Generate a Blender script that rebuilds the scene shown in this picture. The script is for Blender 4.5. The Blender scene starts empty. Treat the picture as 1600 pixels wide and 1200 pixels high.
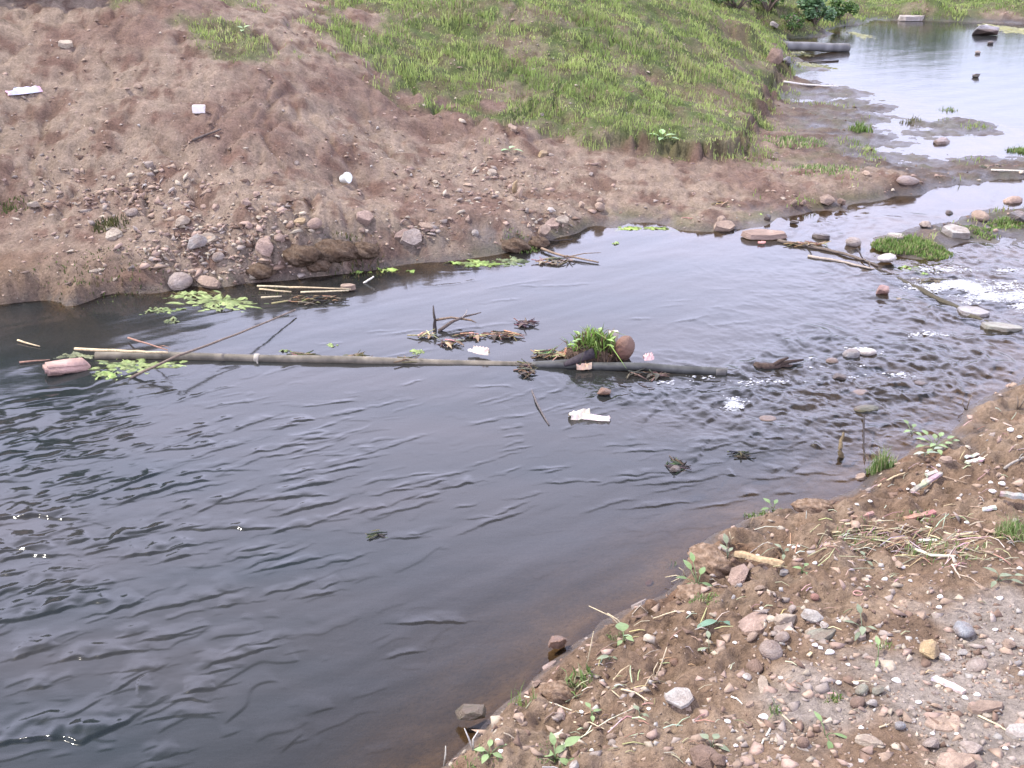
import bpy, bmesh, math, random
import numpy as np
from mathutils import Vector, Matrix

random.seed(7)
RNG = np.random.default_rng(7)
scene = bpy.context.scene
COL = scene.collection

# ------------------------------------------------------------------ camera
CAM_Z, PITCH, FPX = 2.6, math.radians(24.0), 800.0 / math.tan(math.radians(25.0))
cam_d = bpy.data.cameras.new('camera')
cam_d.sensor_width = 36.0
cam_d.lens = 18.0 / math.tan(math.radians(25.0))
cam_d.clip_start, cam_d.clip_end = 0.05, 1000.0
cam = bpy.data.objects.new('camera', cam_d)
COL.objects.link(cam)
cam.location = (0, 0, CAM_Z)
cam.rotation_euler = (math.radians(90) - PITCH, 0, 0)
scene.camera = cam

# ------------------------------------------------------------------ light
SUN_DIR = Vector((-0.56, 0.20, 0.84)).normalized()          # towards the sun
SUN_EL = math.asin(SUN_DIR.z)
SUN_AZ = math.atan2(SUN_DIR.x, SUN_DIR.y)                    # from +Y, clockwise
world = bpy.data.worlds.new('World')
scene.world = world
world.use_nodes = True
wn, wl = world.node_tree.nodes, world.node_tree.links
wn.clear()
w_out = wn.new('ShaderNodeOutputWorld')
w_bg = wn.new('ShaderNodeBackground')
sky = wn.new('ShaderNodeTexSky')
sky.sky_type = 'NISHITA'
sky.sun_disc = False
sky.sun_elevation = SUN_EL
sky.sun_rotation = SUN_AZ
sky.air_density, sky.dust_density, sky.ozone_density = 1.0, 1.3, 1.0
# thin bright cloud, spread over the whole dome
tc = wn.new('ShaderNodeTexCoord')
mp = wn.new('ShaderNodeMapping'); mp.inputs['Scale'].default_value = (1.0, 1.0, 2.6)
cn = wn.new('ShaderNodeTexNoise'); cn.inputs['Scale'].default_value = 2.1
cn.inputs['Detail'].default_value = 5.0; cn.inputs['Roughness'].default_value = 0.55
cr = wn.new('ShaderNodeMapRange')
cr.inputs[1].default_value, cr.inputs[2].default_value = 0.38, 0.66
cr.inputs[3].default_value, cr.inputs[4].default_value = 0.84, 1.0
cm = wn.new('ShaderNodeMixRGB'); cm.inputs[2].default_value = (22.4, 22.6, 30.4, 1)
wl.new(tc.outputs['Generated'], mp.inputs[0]); wl.new(mp.outputs[0], cn.inputs['Vector'])
sx = wn.new('ShaderNodeSeparateXYZ'); wl.new(tc.outputs['Generated'], sx.inputs[0])
hz = wn.new('ShaderNodeMapRange'); hz.interpolation_type = 'SMOOTHSTEP'
hz.inputs[1].default_value, hz.inputs[2].default_value, hz.inputs[3].default_value, hz.inputs[4].default_value = 0.46, 0.86, 1.0, 0.06
wl.new(sx.outputs[2], hz.inputs[0])
hl = wn.new('ShaderNodeMapRange'); hl.interpolation_type = 'SMOOTHSTEP'          # clear blue gap above the horizon
hl.inputs[1].default_value, hl.inputs[2].default_value, hl.inputs[3].default_value, hl.inputs[4].default_value = 0.06, 0.27, 0.18, 1.0
wl.new(sx.outputs[2], hl.inputs[0])
hp = wn.new('ShaderNodeMath'); hp.operation = 'MULTIPLY'; wl.new(hz.outputs[0], hp.inputs[0]); wl.new(hl.outputs[0], hp.inputs[1]); hz = hp
hm = wn.new('ShaderNodeMath'); hm.operation = 'MULTIPLY'
wl.new(cn.outputs['Fac'], cr.inputs[0]); wl.new(cr.outputs[0], hm.inputs[0]); wl.new(hz.outputs[0], hm.inputs[1]); wl.new(hm.outputs[0], cm.inputs[0])
wl.new(sky.outputs[0], cm.inputs[1]); wl.new(cm.outputs[0], w_bg.inputs[0])
w_bg.inputs[1].default_value = 0.145
wl.new(w_bg.outputs[0], w_out.inputs[0])
sun_d = bpy.data.lights.new('sun', 'SUN')
sun_d.energy, sun_d.angle, sun_d.color = 5.0, math.radians(0.6), (1.0, 0.93, 0.82)
sun = bpy.data.objects.new('sun', sun_d)
COL.objects.link(sun)
sun.rotation_euler = (-SUN_DIR).to_track_quat('-Z', 'Y').to_euler()
scene.view_settings.view_transform = 'Standard'
scene.view_settings.look = 'None'
scene.view_settings.exposure = 0.42
scene.view_settings.gamma = 1.0
scene.view_settings.use_curve_mapping = False
scene.cycles.max_bounces = 8
scene.cycles.transparent_max_bounces = 8
scene.cycles.caustics_reflective = False
scene.cycles.caustics_refractive = False

# ------------------------------------------------------------------ numeric helpers
_perm = np.random.RandomState(11).permutation(4096).astype(np.int64)
_ang = np.random.RandomState(12).rand(4096) * 2 * math.pi
_gx, _gy = np.cos(_ang), np.sin(_ang)

def pnoise(x, y, seed=0):
    x = np.asarray(x, float) + seed * 17.31; y = np.asarray(y, float) + seed * 9.77
    ix = np.floor(x).astype(np.int64); iy = np.floor(y).astype(np.int64)
    fx, fy = x - ix, y - iy
    u = fx * fx * fx * (fx * (fx * 6 - 15) + 10); v = fy * fy * fy * (fy * (fy * 6 - 15) + 10)
    def g(a, b, dx, dy):
        h = _perm[(_perm[a & 4095] + b) & 4095]
        return _gx[h] * dx + _gy[h] * dy
    n00 = g(ix, iy, fx, fy); n10 = g(ix + 1, iy, fx - 1, fy)
    n01 = g(ix, iy + 1, fx, fy - 1); n11 = g(ix + 1, iy + 1, fx - 1, fy - 1)
    a = n00 + u * (n10 - n00); b = n01 + u * (n11 - n01)
    return (a + v * (b - a)) * 1.5

def fbm(x, y, seed, octv=4, gain=0.5):
    s, a, f = 0, 1.0, 1.0
    for k in range(octv):
        s = s + a * pnoise(x * f, y * f, seed + k * 3)
        a *= gain; f *= 2.03
    return s

def sstep(a, b, x):
    t = np.clip((np.asarray(x, float) - a) / (b - a), 0, 1)
    return t * t * (3 - 2 * t)

SP, CP = math.sin(PITCH), math.cos(PITCH)
def ray(px, py):
    px = np.asarray(px, float); py = np.asarray(py, float)
    a = (px - 800) / FPX; b = (600 - py) / FPX
    return a, CP + b * SP, -SP + b * CP

def at_z(px, py, z=0.0):
    """the place on the level z that this sight line of the photograph meets"""
    dx, dy, dz = ray(px, py)
    t = (z - CAM_Z) / dz
    return dx * t, dy * t

# ------------------------------------------------------------------ the lie of the land: spot heights
SPOT = []
def spots(z, *pts):
    for (a, b) in pts: SPOT.append((a, b, z))
FAR_SHORE = [(-700, 530), (-400, 500), (-150, 485), (0, 476), (90, 478), (160, 465), (250, 458), (300, 446), (350, 450), (430, 440), (500, 432), (560, 425), (640, 412), (700, 408), (760, 400),
             (825, 388), (870, 372), (950, 360), (1060, 358), (1130, 362), (1190, 352), (1200, 342), (1250, 335), (1310, 330), (1322, 318), (1400, 305), (1480, 290), (1600, 281), (1720, 272)]
NEAR_SHORE = [(690, 1200), (800, 1090), (870, 1030), (960, 962), (1070, 890), (1088, 845), (1180, 803), (1270, 788), (1350, 748), (1430, 692), (1510, 632), (1600, 586), (1750, 520), (1950, 440)]
for p in FAR_SHORE + NEAR_SHORE: SPOT.append((p[0], p[1], 0.0))
spots(-.28, (300, 620), (500, 640), (700, 650), (100, 640)); spots(-.22, (900, 680), (1050, 680), (150, 560))
spots(-.13, (1200, 650)); spots(-.07, (1350, 620), (1450, 600), (1530, 585), (1650, 510))
spots(-.42, (0, 800), (200, 800), (450, 800), (700, 800)); spots(-.3, (900, 800)); spots(-.15, (1040, 800), (1180, 740)); spots(-.10, (1300, 690), (1400, 650))
spots(-.5, (0, 1000), (200, 1000), (450, 1000), (0, 1180), (200, 1180), (400, 1190)); spots(-.20, (650, 1000), (530, 1150)); spots(-.085, (820, 1000), (720, 1090), (930, 930), (610, 1190)); spots(-.05, (640, 1195))
spots(-.45, (-300, 700), (-300, 1000), (-700, 800), (-300, 560))
spots(-.2, (300, 520), (500, 500), (700, 480), (1000, 400), (50, 530)); spots(-.26, (60, 532), (-80, 550)); spots(.035, (45, 464), (125, 464), (200, 450), (-60, 466)); spots(-.25, (900, 460), (1100, 450), (1250, 470)); spots(-.14, (1200, 400), (1350, 510), (930, 385), (380, 480)); spots(-.18, (180, 502))
spots(-.09, (1450, 540), (1330, 440)); spots(-.08, (1280, 352), (1400, 335), (1500, 315), (1600, 300), (1720, 292))
spots(-.05, (1450, 440), (1550, 460), (1600, 415), (1720, 430), (1340, 400))
# island of gravel and grass
spots(.03, (1410, 375), (1450, 390), (1480, 352), (1550, 338)); spots(.05, (1600, 328), (1720, 330)); spots(.015, (1380, 385), (1590, 368), (1500, 372)); spots(-.03, (1520, 400), (1350, 370))
# far bank, bare slope
spots(.20, (380, 390)); spots(.25, (440, 373)); spots(.28, (500, 358)); spots(.26, (560, 354)); spots(.18, (640, 361)); spots(.17, (720, 355)); spots(.16, (800, 348)); spots(.20, (0, 400), (120, 400), (250, 395))
spots(.45, (0, 300), (150, 300), (300, 300)); spots(.44, (430, 310)); spots(.30, (560, 310)); spots(.26, (680, 310)); spots(.12, (820, 310)); spots(.05, (960, 325), (1080, 335)); spots(.08, (900, 345))
spots(.78, (0, 200), (150, 200), (300, 200)); spots(.74, (420, 210)); spots(.60, (560, 200)); spots(.42, (680, 220)); spots(.28, (800, 255)); spots(.20, (900, 270)); spots(.13, (1000, 290)); spots(.08, (1120, 300))
spots(1.15, (0, 100), (200, 100), (380, 100)); spots(1.0, (520, 110)); spots(1.6, (0, 0), (250, 0)); spots(1.5, (420, 0))
spots(.5, (-400, 400)); spots(1.0, (-400, 200)); spots(1.9, (-400, 0))
# grassed mound
spots(.62, (690, 155)); spots(.52, (790, 190)); spots(.36, (850, 212)); spots(.30, (960, 225)); spots(.22, (1050, 240)); spots(.20, (1110, 240)); spots(.62, (850, 150)); spots(.58, (960, 150)); spots(.42, (1050, 175)); spots(.15, (1150, 190)); spots(.42, (1110, 140)); spots(.30, (1150, 130))
spots(.04, (1195, 150), (1215, 115)); spots(.95, (700, 80)); spots(.92, (800, 80)); spots(.88, (930, 80)); spots(.80, (1040, 75)); spots(.68, (1110, 75)); spots(.50, (1150, 85)); spots(.62, (1150, 60)); spots(.34, (1178, 92))
spots(1.38, (560, 0), (700, 0), (830, 0)); spots(1.25, (960, 0)); spots(1.15, (1050, 5)); spots(.92, (1110, 30))
# mud flats between channel and pond
spots(.05, (1250, 140), (1240, 265), (1350, 265)); spots(.07, (1200, 180), (1200, 235)); spots(.05, (1300, 165), (1300, 225), (1330, 180)); spots(.022, (1375, 215), (1345, 160)); spots(.03, (1480, 272)); spots(.10, (1350, 290), (1405, 284)); spots(.07, (1240, 305)); spots(.04, (1500, 276), (1290, 312), (1560, 270), (1650, 262))
spots(.012, (1335, 142), (1385, 168), (1355, 205)); spots(.0, (1290, 108), (1240, 98)); spots(-.02, (1400, 200), (1450, 228), (1400, 182)); spots(.035, (1500, 186), (1540, 197)); spots(.01, (1440, 205), (1445, 250), (1400, 240))
spots(-.16, (1450, 130), (1400, 100), (1350, 78)); spots(-.28, (1550, 130), (1500, 60), (1720, 150), (1720, 60)); spots(-.18, (1600, 200)); spots(-.06, (1570, 232), (1640, 245)); spots(-.10, (1290, 85))
# far side of the pond
spots(.02, (1230, 58), (1290, 46), (1345, 28), (1450, 19), (1600, 17), (1720, 16)); spots(.5, (1170, 10), (1230, 10)); spots(.35, (1300, 8)); spots(.45, (1450, -4), (1600, -4))
spots(-.08, (1330, 48), (1450, 40))
_s = np.array(SPOT)
_sx, _sy = at_z(_s[:, 0], _s[:, 1], _s[:, 2])
WORLD_SPOTS = [(-.7, 2.05, 0), (-1.5, 1.2, 0), (-3.2, -.6, 0), (-6, -3, 0), (-3, 2, -.5), (-6, 3, -.5), (-7, 0, -.5), (-10, 2, -.5), (-14, 0, -.5), (-25, -6, -.5), (-20, -12, .8), (-22, 5, .3),
               (.1, 2.0, .22), (.6, 2.0, .36), (1.5, 2.2, .42), (.4, 1.2, .55), (0, 0, .80), (2, 0, .85), (-1.5, -1.5, .8), (4, 3, .45), (6, 4, .4), (3.2, 1.5, .6), (8, 0, .9), (0, -5, 1.2), (10, -8, 1.4), (-8, -9, 1.0), (0, -20, 1.6), (25, -10, 1.4),
               (9, 8, .2), (14, 9, .4), (20, 6, .8), (9, 10.5, -.08), (13, 12, -.1), (20, 14, -.1), (30, 20, -.1), (12, 20, -.3), (18, 22, -.3), (24, 26, -.3), (13, 30.5, .6), (9.5, 30, .55), (20, 34, .7), (34, 36, .6), (40, 12, 1),
               (4.5, 17.2, .03), (4.7, 19, .0), (4.75, 21, .05), (3.6, 17.5, .75), (3.4, 20, .9), (3.9, 23, .7), (1, 22, 1.75), (-4, 18, 2.0), (-9, 16, 2.1), (-14, 14, 2.0), (-12, 25, 2.3), (0, 34, 2.2), (8, 36, 1.3), (-25, 20, 2.2)]
_w = np.array(WORLD_SPOTS, float)
CX = np.concatenate([_sx, _w[:, 0]]); CY = np.concatenate([_sy, _w[:, 1]]); CZ = np.concatenate([_s[:, 2], _w[:, 2]])
_n = len(CX)
def _phi(r2): return np.sqrt(r2 + 0.02)
_A = np.zeros((_n + 1, _n + 1))
_A[:_n, :_n] = _phi((CX[:, None] - CX[None]) ** 2 + (CY[:, None] - CY[None]) ** 2) + np.eye(_n) * -0.01
_A[:_n, _n] = 1; _A[_n, :_n] = 1
_W = np.linalg.solve(_A, np.concatenate([CZ, [0]]))

def base_height(x, y):
    x = np.atleast_1d(np.asarray(x, float)); y = np.atleast_1d(np.asarray(y, float))
    sh = x.shape; x = x.ravel(); y = y.ravel(); out = np.empty(len(x))
    for i in range(0, len(x), 16384):
        xs, ys = x[i:i + 16384], y[i:i + 16384]
        out[i:i + 16384] = _phi((xs[:, None] - CX[None]) ** 2 + (ys[:, None] - CY[None]) ** 2) @ _W[:_n] + _W[_n]
    r = np.hypot(x, y)
    far = sstep(36, 60, r)
    out = np.clip(out, -.6, 3.0) * (1 - far) + (1.6 + .8 * pnoise(x * .03, y * .03, 5)) * far
    return out.reshape(sh)

def in_poly_dist(x, y, P):
    """signed distance to a polygon, positive inside"""
    x = np.asarray(x, float); y = np.asarray(y, float)
    d = np.full(x.shape, 1e9); ins = np.zeros(x.shape, bool)
    for k in range(len(P)):
        ax, ay = P[k]; bx, by = P[(k + 1) % len(P)]
        ex, ey = bx - ax, by - ay
        t = np.clip(((x - ax) * ex + (y - ay) * ey) / (ex * ex + ey * ey + 1e-12), 0, 1)
        d = np.minimum(d, np.hypot(x - ax - t * ex, y - ay - t * ey))
        c = ((ay > y) != (by > y)) & (x < ex * (y - ay) / (ey + 1e-12 * (ey == 0)) + ax)
        ins ^= c
    return np.where(ins, d, -d)

def cast(px, py, hf):
    px = np.atleast_1d(np.asarray(px, float)); py = np.atleast_1d(np.asarray(py, float))
    dx, dy, dz = ray(px, py)
    ts = np.concatenate([np.arange(1.5, 10, .04), np.arange(10, 45, .1)])
    X = dx[:, None] * ts; Y = dy[:, None] * ts; Z = CAM_Z + dz[:, None] * ts
    below = Z < hf(X, Y)
    k = np.where(below.any(1), below.argmax(1), len(ts) - 1)
    hi = ts[k]; lo = ts[np.maximum(k - 1, 0)]
    for _ in range(10):
        m = (lo + hi) / 2
        b = CAM_Z + dz * m < hf(dx * m, dy * m)
        hi = np.where(b, m, hi); lo = np.where(b, lo, m)
    return dx * hi, dy * hi, hi

def poly_on_ground(pts, extra=()):
    P = np.array(pts, float)
    x, y, _ = cast(P[:, 0], P[:, 1], base_height)
    return list(zip(x, y)) + list(extra)

GRASS_A = poly_on_ground([(530, 2), (510, 40), (490, 82), (545, 95), (600, 108), (640, 160), (700, 180), (780, 203), (850, 212), (900, 220), (1000, 228), (1080, 240), (1140, 242), (1155, 205), (1192, 145), (1208, 108)],
                         [(4.55, 17.5), (4.7, 19), (4.7, 22), (4.9, 24), (4, 34), (-6, 34), (-8, 22), (-5, 14.5)])
GRASS_B = poly_on_ground([(255, 28), (330, 22), (400, 55), (398, 90), (370, 92), (320, 66)])
GRASS_C = poly_on_ground([(180, 6), (420, 8), (430, -8), (180, -10)], [])
GRASS_D = poly_on_ground([(1195, 52), (1290, 44), (1345, 24), (1450, 14), (1600, 12), (1720, 11)], [(30, 50), (4, 50)])

def grass_mask(x, y):
    br = .42 * pnoise(x * 1.1, y * 1.1, 21) + .26 * pnoise(x * 3.6, y * 3.6, 22)
    a = sstep(-.30, .10, in_poly_dist(x, y, GRASS_A) + br)
    b = sstep(-.1, .2, in_poly_dist(x, y, GRASS_B) + br * .7) * .8
    c = sstep(-.1, .2, in_poly_dist(x, y, GRASS_C) + br * .7) * .6
    d = sstep(-.55, -.15, in_poly_dist(x, y, GRASS_D) + br * .8)
    bx, by, _ = BARE
    bare = np.zeros(np.shape(x))
    for k in range(len(bx)):
        bare = np.maximum(bare, BARE_A[k] * np.exp(-(((x - bx[k]) / BARE_R[k]) ** 2 + ((y - by[k]) / (BARE_R[k] * 1.3)) ** 2)))
    g = np.maximum(np.maximum(a, b), np.maximum(c, d))
    g = g * (1 - sstep(.35, .75, bare + .3 * br))
    thin = sstep(-.65, -.25, fbm(x * .9, y * .9, 24, 3))
    return g * (.45 + .55 * thin)

BARE = cast([565, 640, 770, 700, 1020, 430, 560], [22, 150, 165, 165, 120, 40, 60], base_height)
BARE_R = [.42, .22, .22, .2, .25, .3, .2]; BARE_A = [1, .9, .95, .9, .7, .9, .6]

def height(x, y):
    x = np.atleast_1d(np.asarray(x, float)); y = np.atleast_1d(np.asarray(y, float))
    b = base_height(x, y)
    land = sstep(-.02, .14, b)
    far_bank = sstep(6.2, 7.2, y + .25 * x)                 # rougher, gullied ground across the water
    near_r = 1 - far_bank
    n1 = fbm(x * .8, y * .8, 31, 3)
    n2 = fbm(x * 2.6, y * 2.6, 41, 3)
    n3 = fbm(x * 9.0, y * 9.0, 51, 3)
    rid = 1 - np.abs(pnoise(x * 1.7 + .5 * n1, y * 1.2, 61))
    bankness = sstep(.1, .45, b); rd2 = 1 - np.abs(pnoise(x * 3.6 + .8 * n1, y * 1.3 + .3 * n2, 63))
    z = b + land * far_bank * (bankness * (.040 * n1 - .045 * sstep(.80, .98, rid) - .020 * sstep(.80, .98, rd2)) + (.009 + .009 * bankness) * n2 + (.009 + .011 * bankness) * n3 - .006 * np.abs(pnoise(x * 16, y * 16, 57)))
    z += land * near_r * (.012 * n1 + .006 * n2 + .0045 * n3)
    z += (1 - land) * (.012 * n2 + .014 * n1)
    dl = in_poly_dist(x, y, GRASS_A); z += .13 * sstep(-.10, .04, dl + .05 + .12 * n2 + .07 * n3) * sstep(.4, 1.2, x) * sstep(.02, .10, b) * (1 - sstep(.25, .9, dl)) 
    # mud hummocks on the flats
    flat = np.exp(-((b - .03) / .05) ** 2) * far_bank * sstep(3.2, 4.6, x)
    z += flat * (.018 * n2 + .016 * n3)
    # crumbled edge of the banks: quick rise off the water
    z += .030 * sstep(.0, .035, b) * (1 - sstep(.10, .30, b)) * (1 - flat) * (.7 + .6 * n2 + .7 * n3) * (1 + .9 * near_r)
    # undercut little cliff
    cl = np.exp(-(((x - CLIFF[0]) / .95) ** 2 + ((y - CLIFF[1]) / .75) ** 2))
    z += cl * .06 * sstep(.05, .16, b) * (.8 + .3 * n2 + .5 * n3)
    return z
CLIFF = [float(v[0]) for v in cast([520], [395], base_height)[:2]]

def H1(x, y): return float(height(x, y)[0])
def ground_at(px, py):
    x, y, t = cast(px, py, height)
    return x, y, height(x, y), t

# ------------------------------------------------------------------ object helpers
def tag(o, label=None, cat=None, group=None, kind=None):
    if label: o['label'] = label
    if cat: o['category'] = cat
    if group: o['group'] = group
    if kind: o['kind'] = kind
    return o

def mesh_from(name, V, F, mat=None, cols=None, smooth=False):
    me = bpy.data.meshes.new(name)
    V = np.asarray(V, np.float32)
    if isinstance(F, np.ndarray):
        k = F.shape[1]; n = len(F)
        me.vertices.add(len(V)); me.vertices.foreach_set('co', V.ravel())
        me.loops.add(n * k); me.loops.foreach_set('vertex_index', F.astype(np.int32).ravel())
        me.polygons.add(n); me.polygons.foreach_set('loop_start', np.arange(0, n * k, k, dtype=np.int32))
        me.polygons.foreach_set('loop_total', np.full(n, k, np.int32))
        me.update(calc_edges=True)
    else:
        me.from_pydata([tuple(map(float, v)) for v in V], [], F)
    if cols is not None:
        a = me.color_attributes.new('Col', 'FLOAT_COLOR', 'POINT')
        c = np.ones((len(V), 4), np.float32); c[:, :3] = cols
        a.data.foreach_set('color', c.ravel())
    if smooth: me.polygons.foreach_set('use_smooth', np.ones(len(me.polygons), bool))
    if mat: me.materials.append(mat)
    return me

def link(name, me, parent=None, loc=(0, 0, 0), rot=(0, 0, 0), scale=(1, 1, 1), color=None):
    o = bpy.data.objects.new(name, me)
    COL.objects.link(o)
    if parent is not None: o.parent = parent
    o.location, o.rotation_euler, o.scale = loc, rot, scale
    if color is not None: o.color = (*color, 1)
    return o

class MB:
    """collects pieces of one mesh"""
    def __init__(s): s.V, s.F, s.C = [], [], []
    def add(s, V, F, c=(1, 1, 1)):
        n = len(s.V); s.V += [tuple(v) for v in V]; s.F += [tuple(i + n for i in f) for f in F]
        if np.ndim(c) == 1: s.C += [tuple(c)] * len(V)
        else: s.C += [tuple(q) for q in c]
    def tube(s, pts, radii, seg=6, c=(1, 1, 1), cap=True):
        pts = [Vector(p) for p in pts]
        if not hasattr(radii, '__len__'): radii = [radii] * len(pts)
        V, F = [], []
        for i, p in enumerate(pts):
            d = (pts[min(i + 1, len(pts) - 1)] - pts[max(i - 1, 0)]).normalized()
            u = d.cross(Vector((0, 0, 1)))
            if u.length < 1e-3: u = d.cross(Vector((1, 0, 0)))
            u.normalize(); w = d.cross(u)
            for k in range(seg):
                a = 2 * math.pi * k / seg
                V.append(p + (u * math.cos(a) + w * math.sin(a)) * radii[i])
        for i in range(len(pts) - 1):
            for k in range(seg):
                a, b = i * seg + k, i * seg + (k + 1) % seg
                F.append((a, a + seg, b + seg, b))
        if cap:
            F.append(tuple(range(seg))); F.append(tuple(reversed(range((len(pts) - 1) * seg, len(pts) * seg))))
        s.add(V, F, c)
    def leaf(s, base, direction, length, width, bend=.3, up=(0, 0, 1), c=(1, 1, 1), fold=.15, n=5, tip=.0):
        d = Vector(direction).normalized(); u = Vector(up)
        side = d.cross(u)
        if side.length < 1e-3: side = d.cross(Vector((1, 0, 0)))
        side.normalize(); nrm = side.cross(d).normalized()
        V, F = [], []
        for i in range(n + 1):
            t = i / n
            p = Vector(base) + d * (length * t) + nrm * (-bend * length * t * t)
            w = width * .5 * max(.06 if i < n else tip, math.sin(math.pi * (t ** .8)) * (1 - .1 * t) if t < 1 else tip)
            V += [p - side * w + nrm * fold * w, p, p + side * w + nrm * fold * w]
        for i in range(n):
            a = i * 3
            F += [(a, a + 1, a + 4, a + 3), (a + 1, a + 2, a + 5, a + 4)]
        s.add(V, F, c)
    def mesh(s, name, mat, smooth=False): return mesh_from(name, s.V, s.F, mat, np.array(s.C, np.float32), smooth)
    def obj(s, name, mat, parent=None, smooth=False, loc=(0, 0, 0)):
        return link(name, s.mesh(name, mat, smooth), parent, loc)

def empty(name, loc=(0, 0, 0), rz=0):
    o = bpy.data.objects.new(name, None); COL.objects.link(o)
    o.location = loc; o.rotation_euler = (0, 0, rz); o.empty_display_size = .1
    return o

# ------------------------------------------------------------------ materials
def new_mat(name):
    m = bpy.data.materials.new(name); m.use_nodes = True
    nt = m.node_tree; nt.nodes.clear()
    out = nt.nodes.new('ShaderNodeOutputMaterial')
    return m, nt, out
def N(nt, t, **kw):
    n = nt.nodes.new(t)
    for k, v in kw.items():
        if k in n.inputs.keys(): n.inputs[k].default_value = v
        else: setattr(n, k, v)
    return n
def noise(nt, vec, scale, detail=4, rough=.55):
    n = N(nt, 'ShaderNodeTexNoise'); n.inputs['Scale'].default_value = scale
    n.inputs['Detail'].default_value = detail; n.inputs['Roughness'].default_value = rough
    if vec is not None: nt.links.new(vec, n.inputs['Vector'])
    return n
def maprange(nt, src, a, b, c, d):
    n = N(nt, 'ShaderNodeMapRange')
    for i, v in enumerate((a, b, c, d)): n.inputs[i + 1].default_value = v
    nt.links.new(src, n.inputs[0]); return n
def mixc(nt, fac, a, b, mode='MIX'):
    n = N(nt, 'ShaderNodeMixRGB', blend_type=mode)
    for i, v in enumerate((fac, a, b)):
        if hasattr(v, 'links'): nt.links.new(v, n.inputs[i])
        elif isinstance(v, (int, float)): n.inputs[i].default_value = v
        else: n.inputs[i].default_value = (*v, 1)
    return n
def math_(nt, op, a, b=None):
    n = N(nt, 'ShaderNodeMath', operation=op)
    for i, v in enumerate((a, b)):
        if v is None: continue
        if hasattr(v, 'links'): nt.links.new(v, n.inputs[i])
        else: n.inputs[i].default_value = v
    return n

def ground_material():
    m, nt, out = new_mat('soil'); L = nt.links.new
    tc = N(nt, 'ShaderNodeTexCoord'); P = tc.outputs['Object']
    col = N(nt, 'ShaderNodeVertexColor', layer_name='Col')
    wet = N(nt, 'ShaderNodeAttribute', attribute_name='wet')
    n1 = noise(nt, P, 7, 6, .65); n2 = noise(nt, P, 45, 5, .7); n3 = noise(nt, P, 190, 3, .6)
    f1 = maprange(nt, n1.outputs['Fac'], .3, .7, .72, 1.30); f2 = maprange(nt, n2.outputs['Fac'], .3, .7, .66, 1.36)
    f3 = maprange(nt, n3.outputs['Fac'], .25, .75, .8, 1.2)
    a = mixc(nt, 1, col.outputs[0], f1.outputs[0], 'MULTIPLY'); b = mixc(nt, 1, a.outputs[0], f2.outputs[0], 'MULTIPLY'); b = mixc(nt, 1, b.outputs[0], f3.outputs[0], 'MULTIPLY')
    # grit: pale and dark crumbs
    v = N(nt, 'ShaderNodeTexVoronoi'); v.inputs['Scale'].default_value = 55; L(P, v.inputs['Vector'])
    sel = N(nt, 'ShaderNodeSeparateColor'); L(v.outputs['Color'], sel.inputs[0])
    big = maprange(nt, sel.outputs[0], .70, .72, 0, 1); rad = maprange(nt, v.outputs['Distance'], .18, .34, 1, 0)
    peb = math_(nt, 'MULTIPLY', big.outputs[0], rad.outputs[0])
    tint = maprange(nt, sel.outputs[1], 0, 1, .75, 1.55)
    pc = mixc(nt, 1, b.outputs[0], tint.outputs[0], 'MULTIPLY')
    b = mixc(nt, peb.outputs[0], b.outputs[0], pc.outputs[0])
    wd = maprange(nt, wet.outputs['Fac'], 0, 1, 1, .40)  # damp soil, and painted undercut shade carried by the same mask
    c = mixc(nt, 1, b.outputs[0], wd.outputs[0], 'MULTIPLY')
    p = N(nt, 'ShaderNodeBsdfPrincipled'); L(c.outputs[0], p.inputs['Base Color'])
    rr = maprange(nt, wet.outputs['Fac'], 0, 1, .97, .38); L(rr.outputs[0], p.inputs['Roughness'])
    sp = maprange(nt, wet.outputs['Fac'], 0, 1, .12, .5); L(sp.outputs[0], p.inputs['Specular IOR Level'])
    h1 = math_(nt, 'MULTIPLY', n2.outputs['Fac'], .026); h2 = math_(nt, 'MULTIPLY', n3.outputs['Fac'], .006); h3 = math_(nt, 'MULTIPLY', peb.outputs[0], .008)
    h = math_(nt, 'ADD', h1.outputs[0], h2.outputs[0]); h = math_(nt, 'ADD', h.outputs[0], h3.outputs[0])
    bp = N(nt, 'ShaderNodeBump'); bp.inputs['Strength'].default_value = .9; bp.inputs['Distance'].default_value = 1.0
    L(h.outputs[0], bp.inputs['Height']); L(bp.outputs[0], p.inputs['Normal']); L(p.outputs[0], out.inputs[0])
    return m

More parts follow.
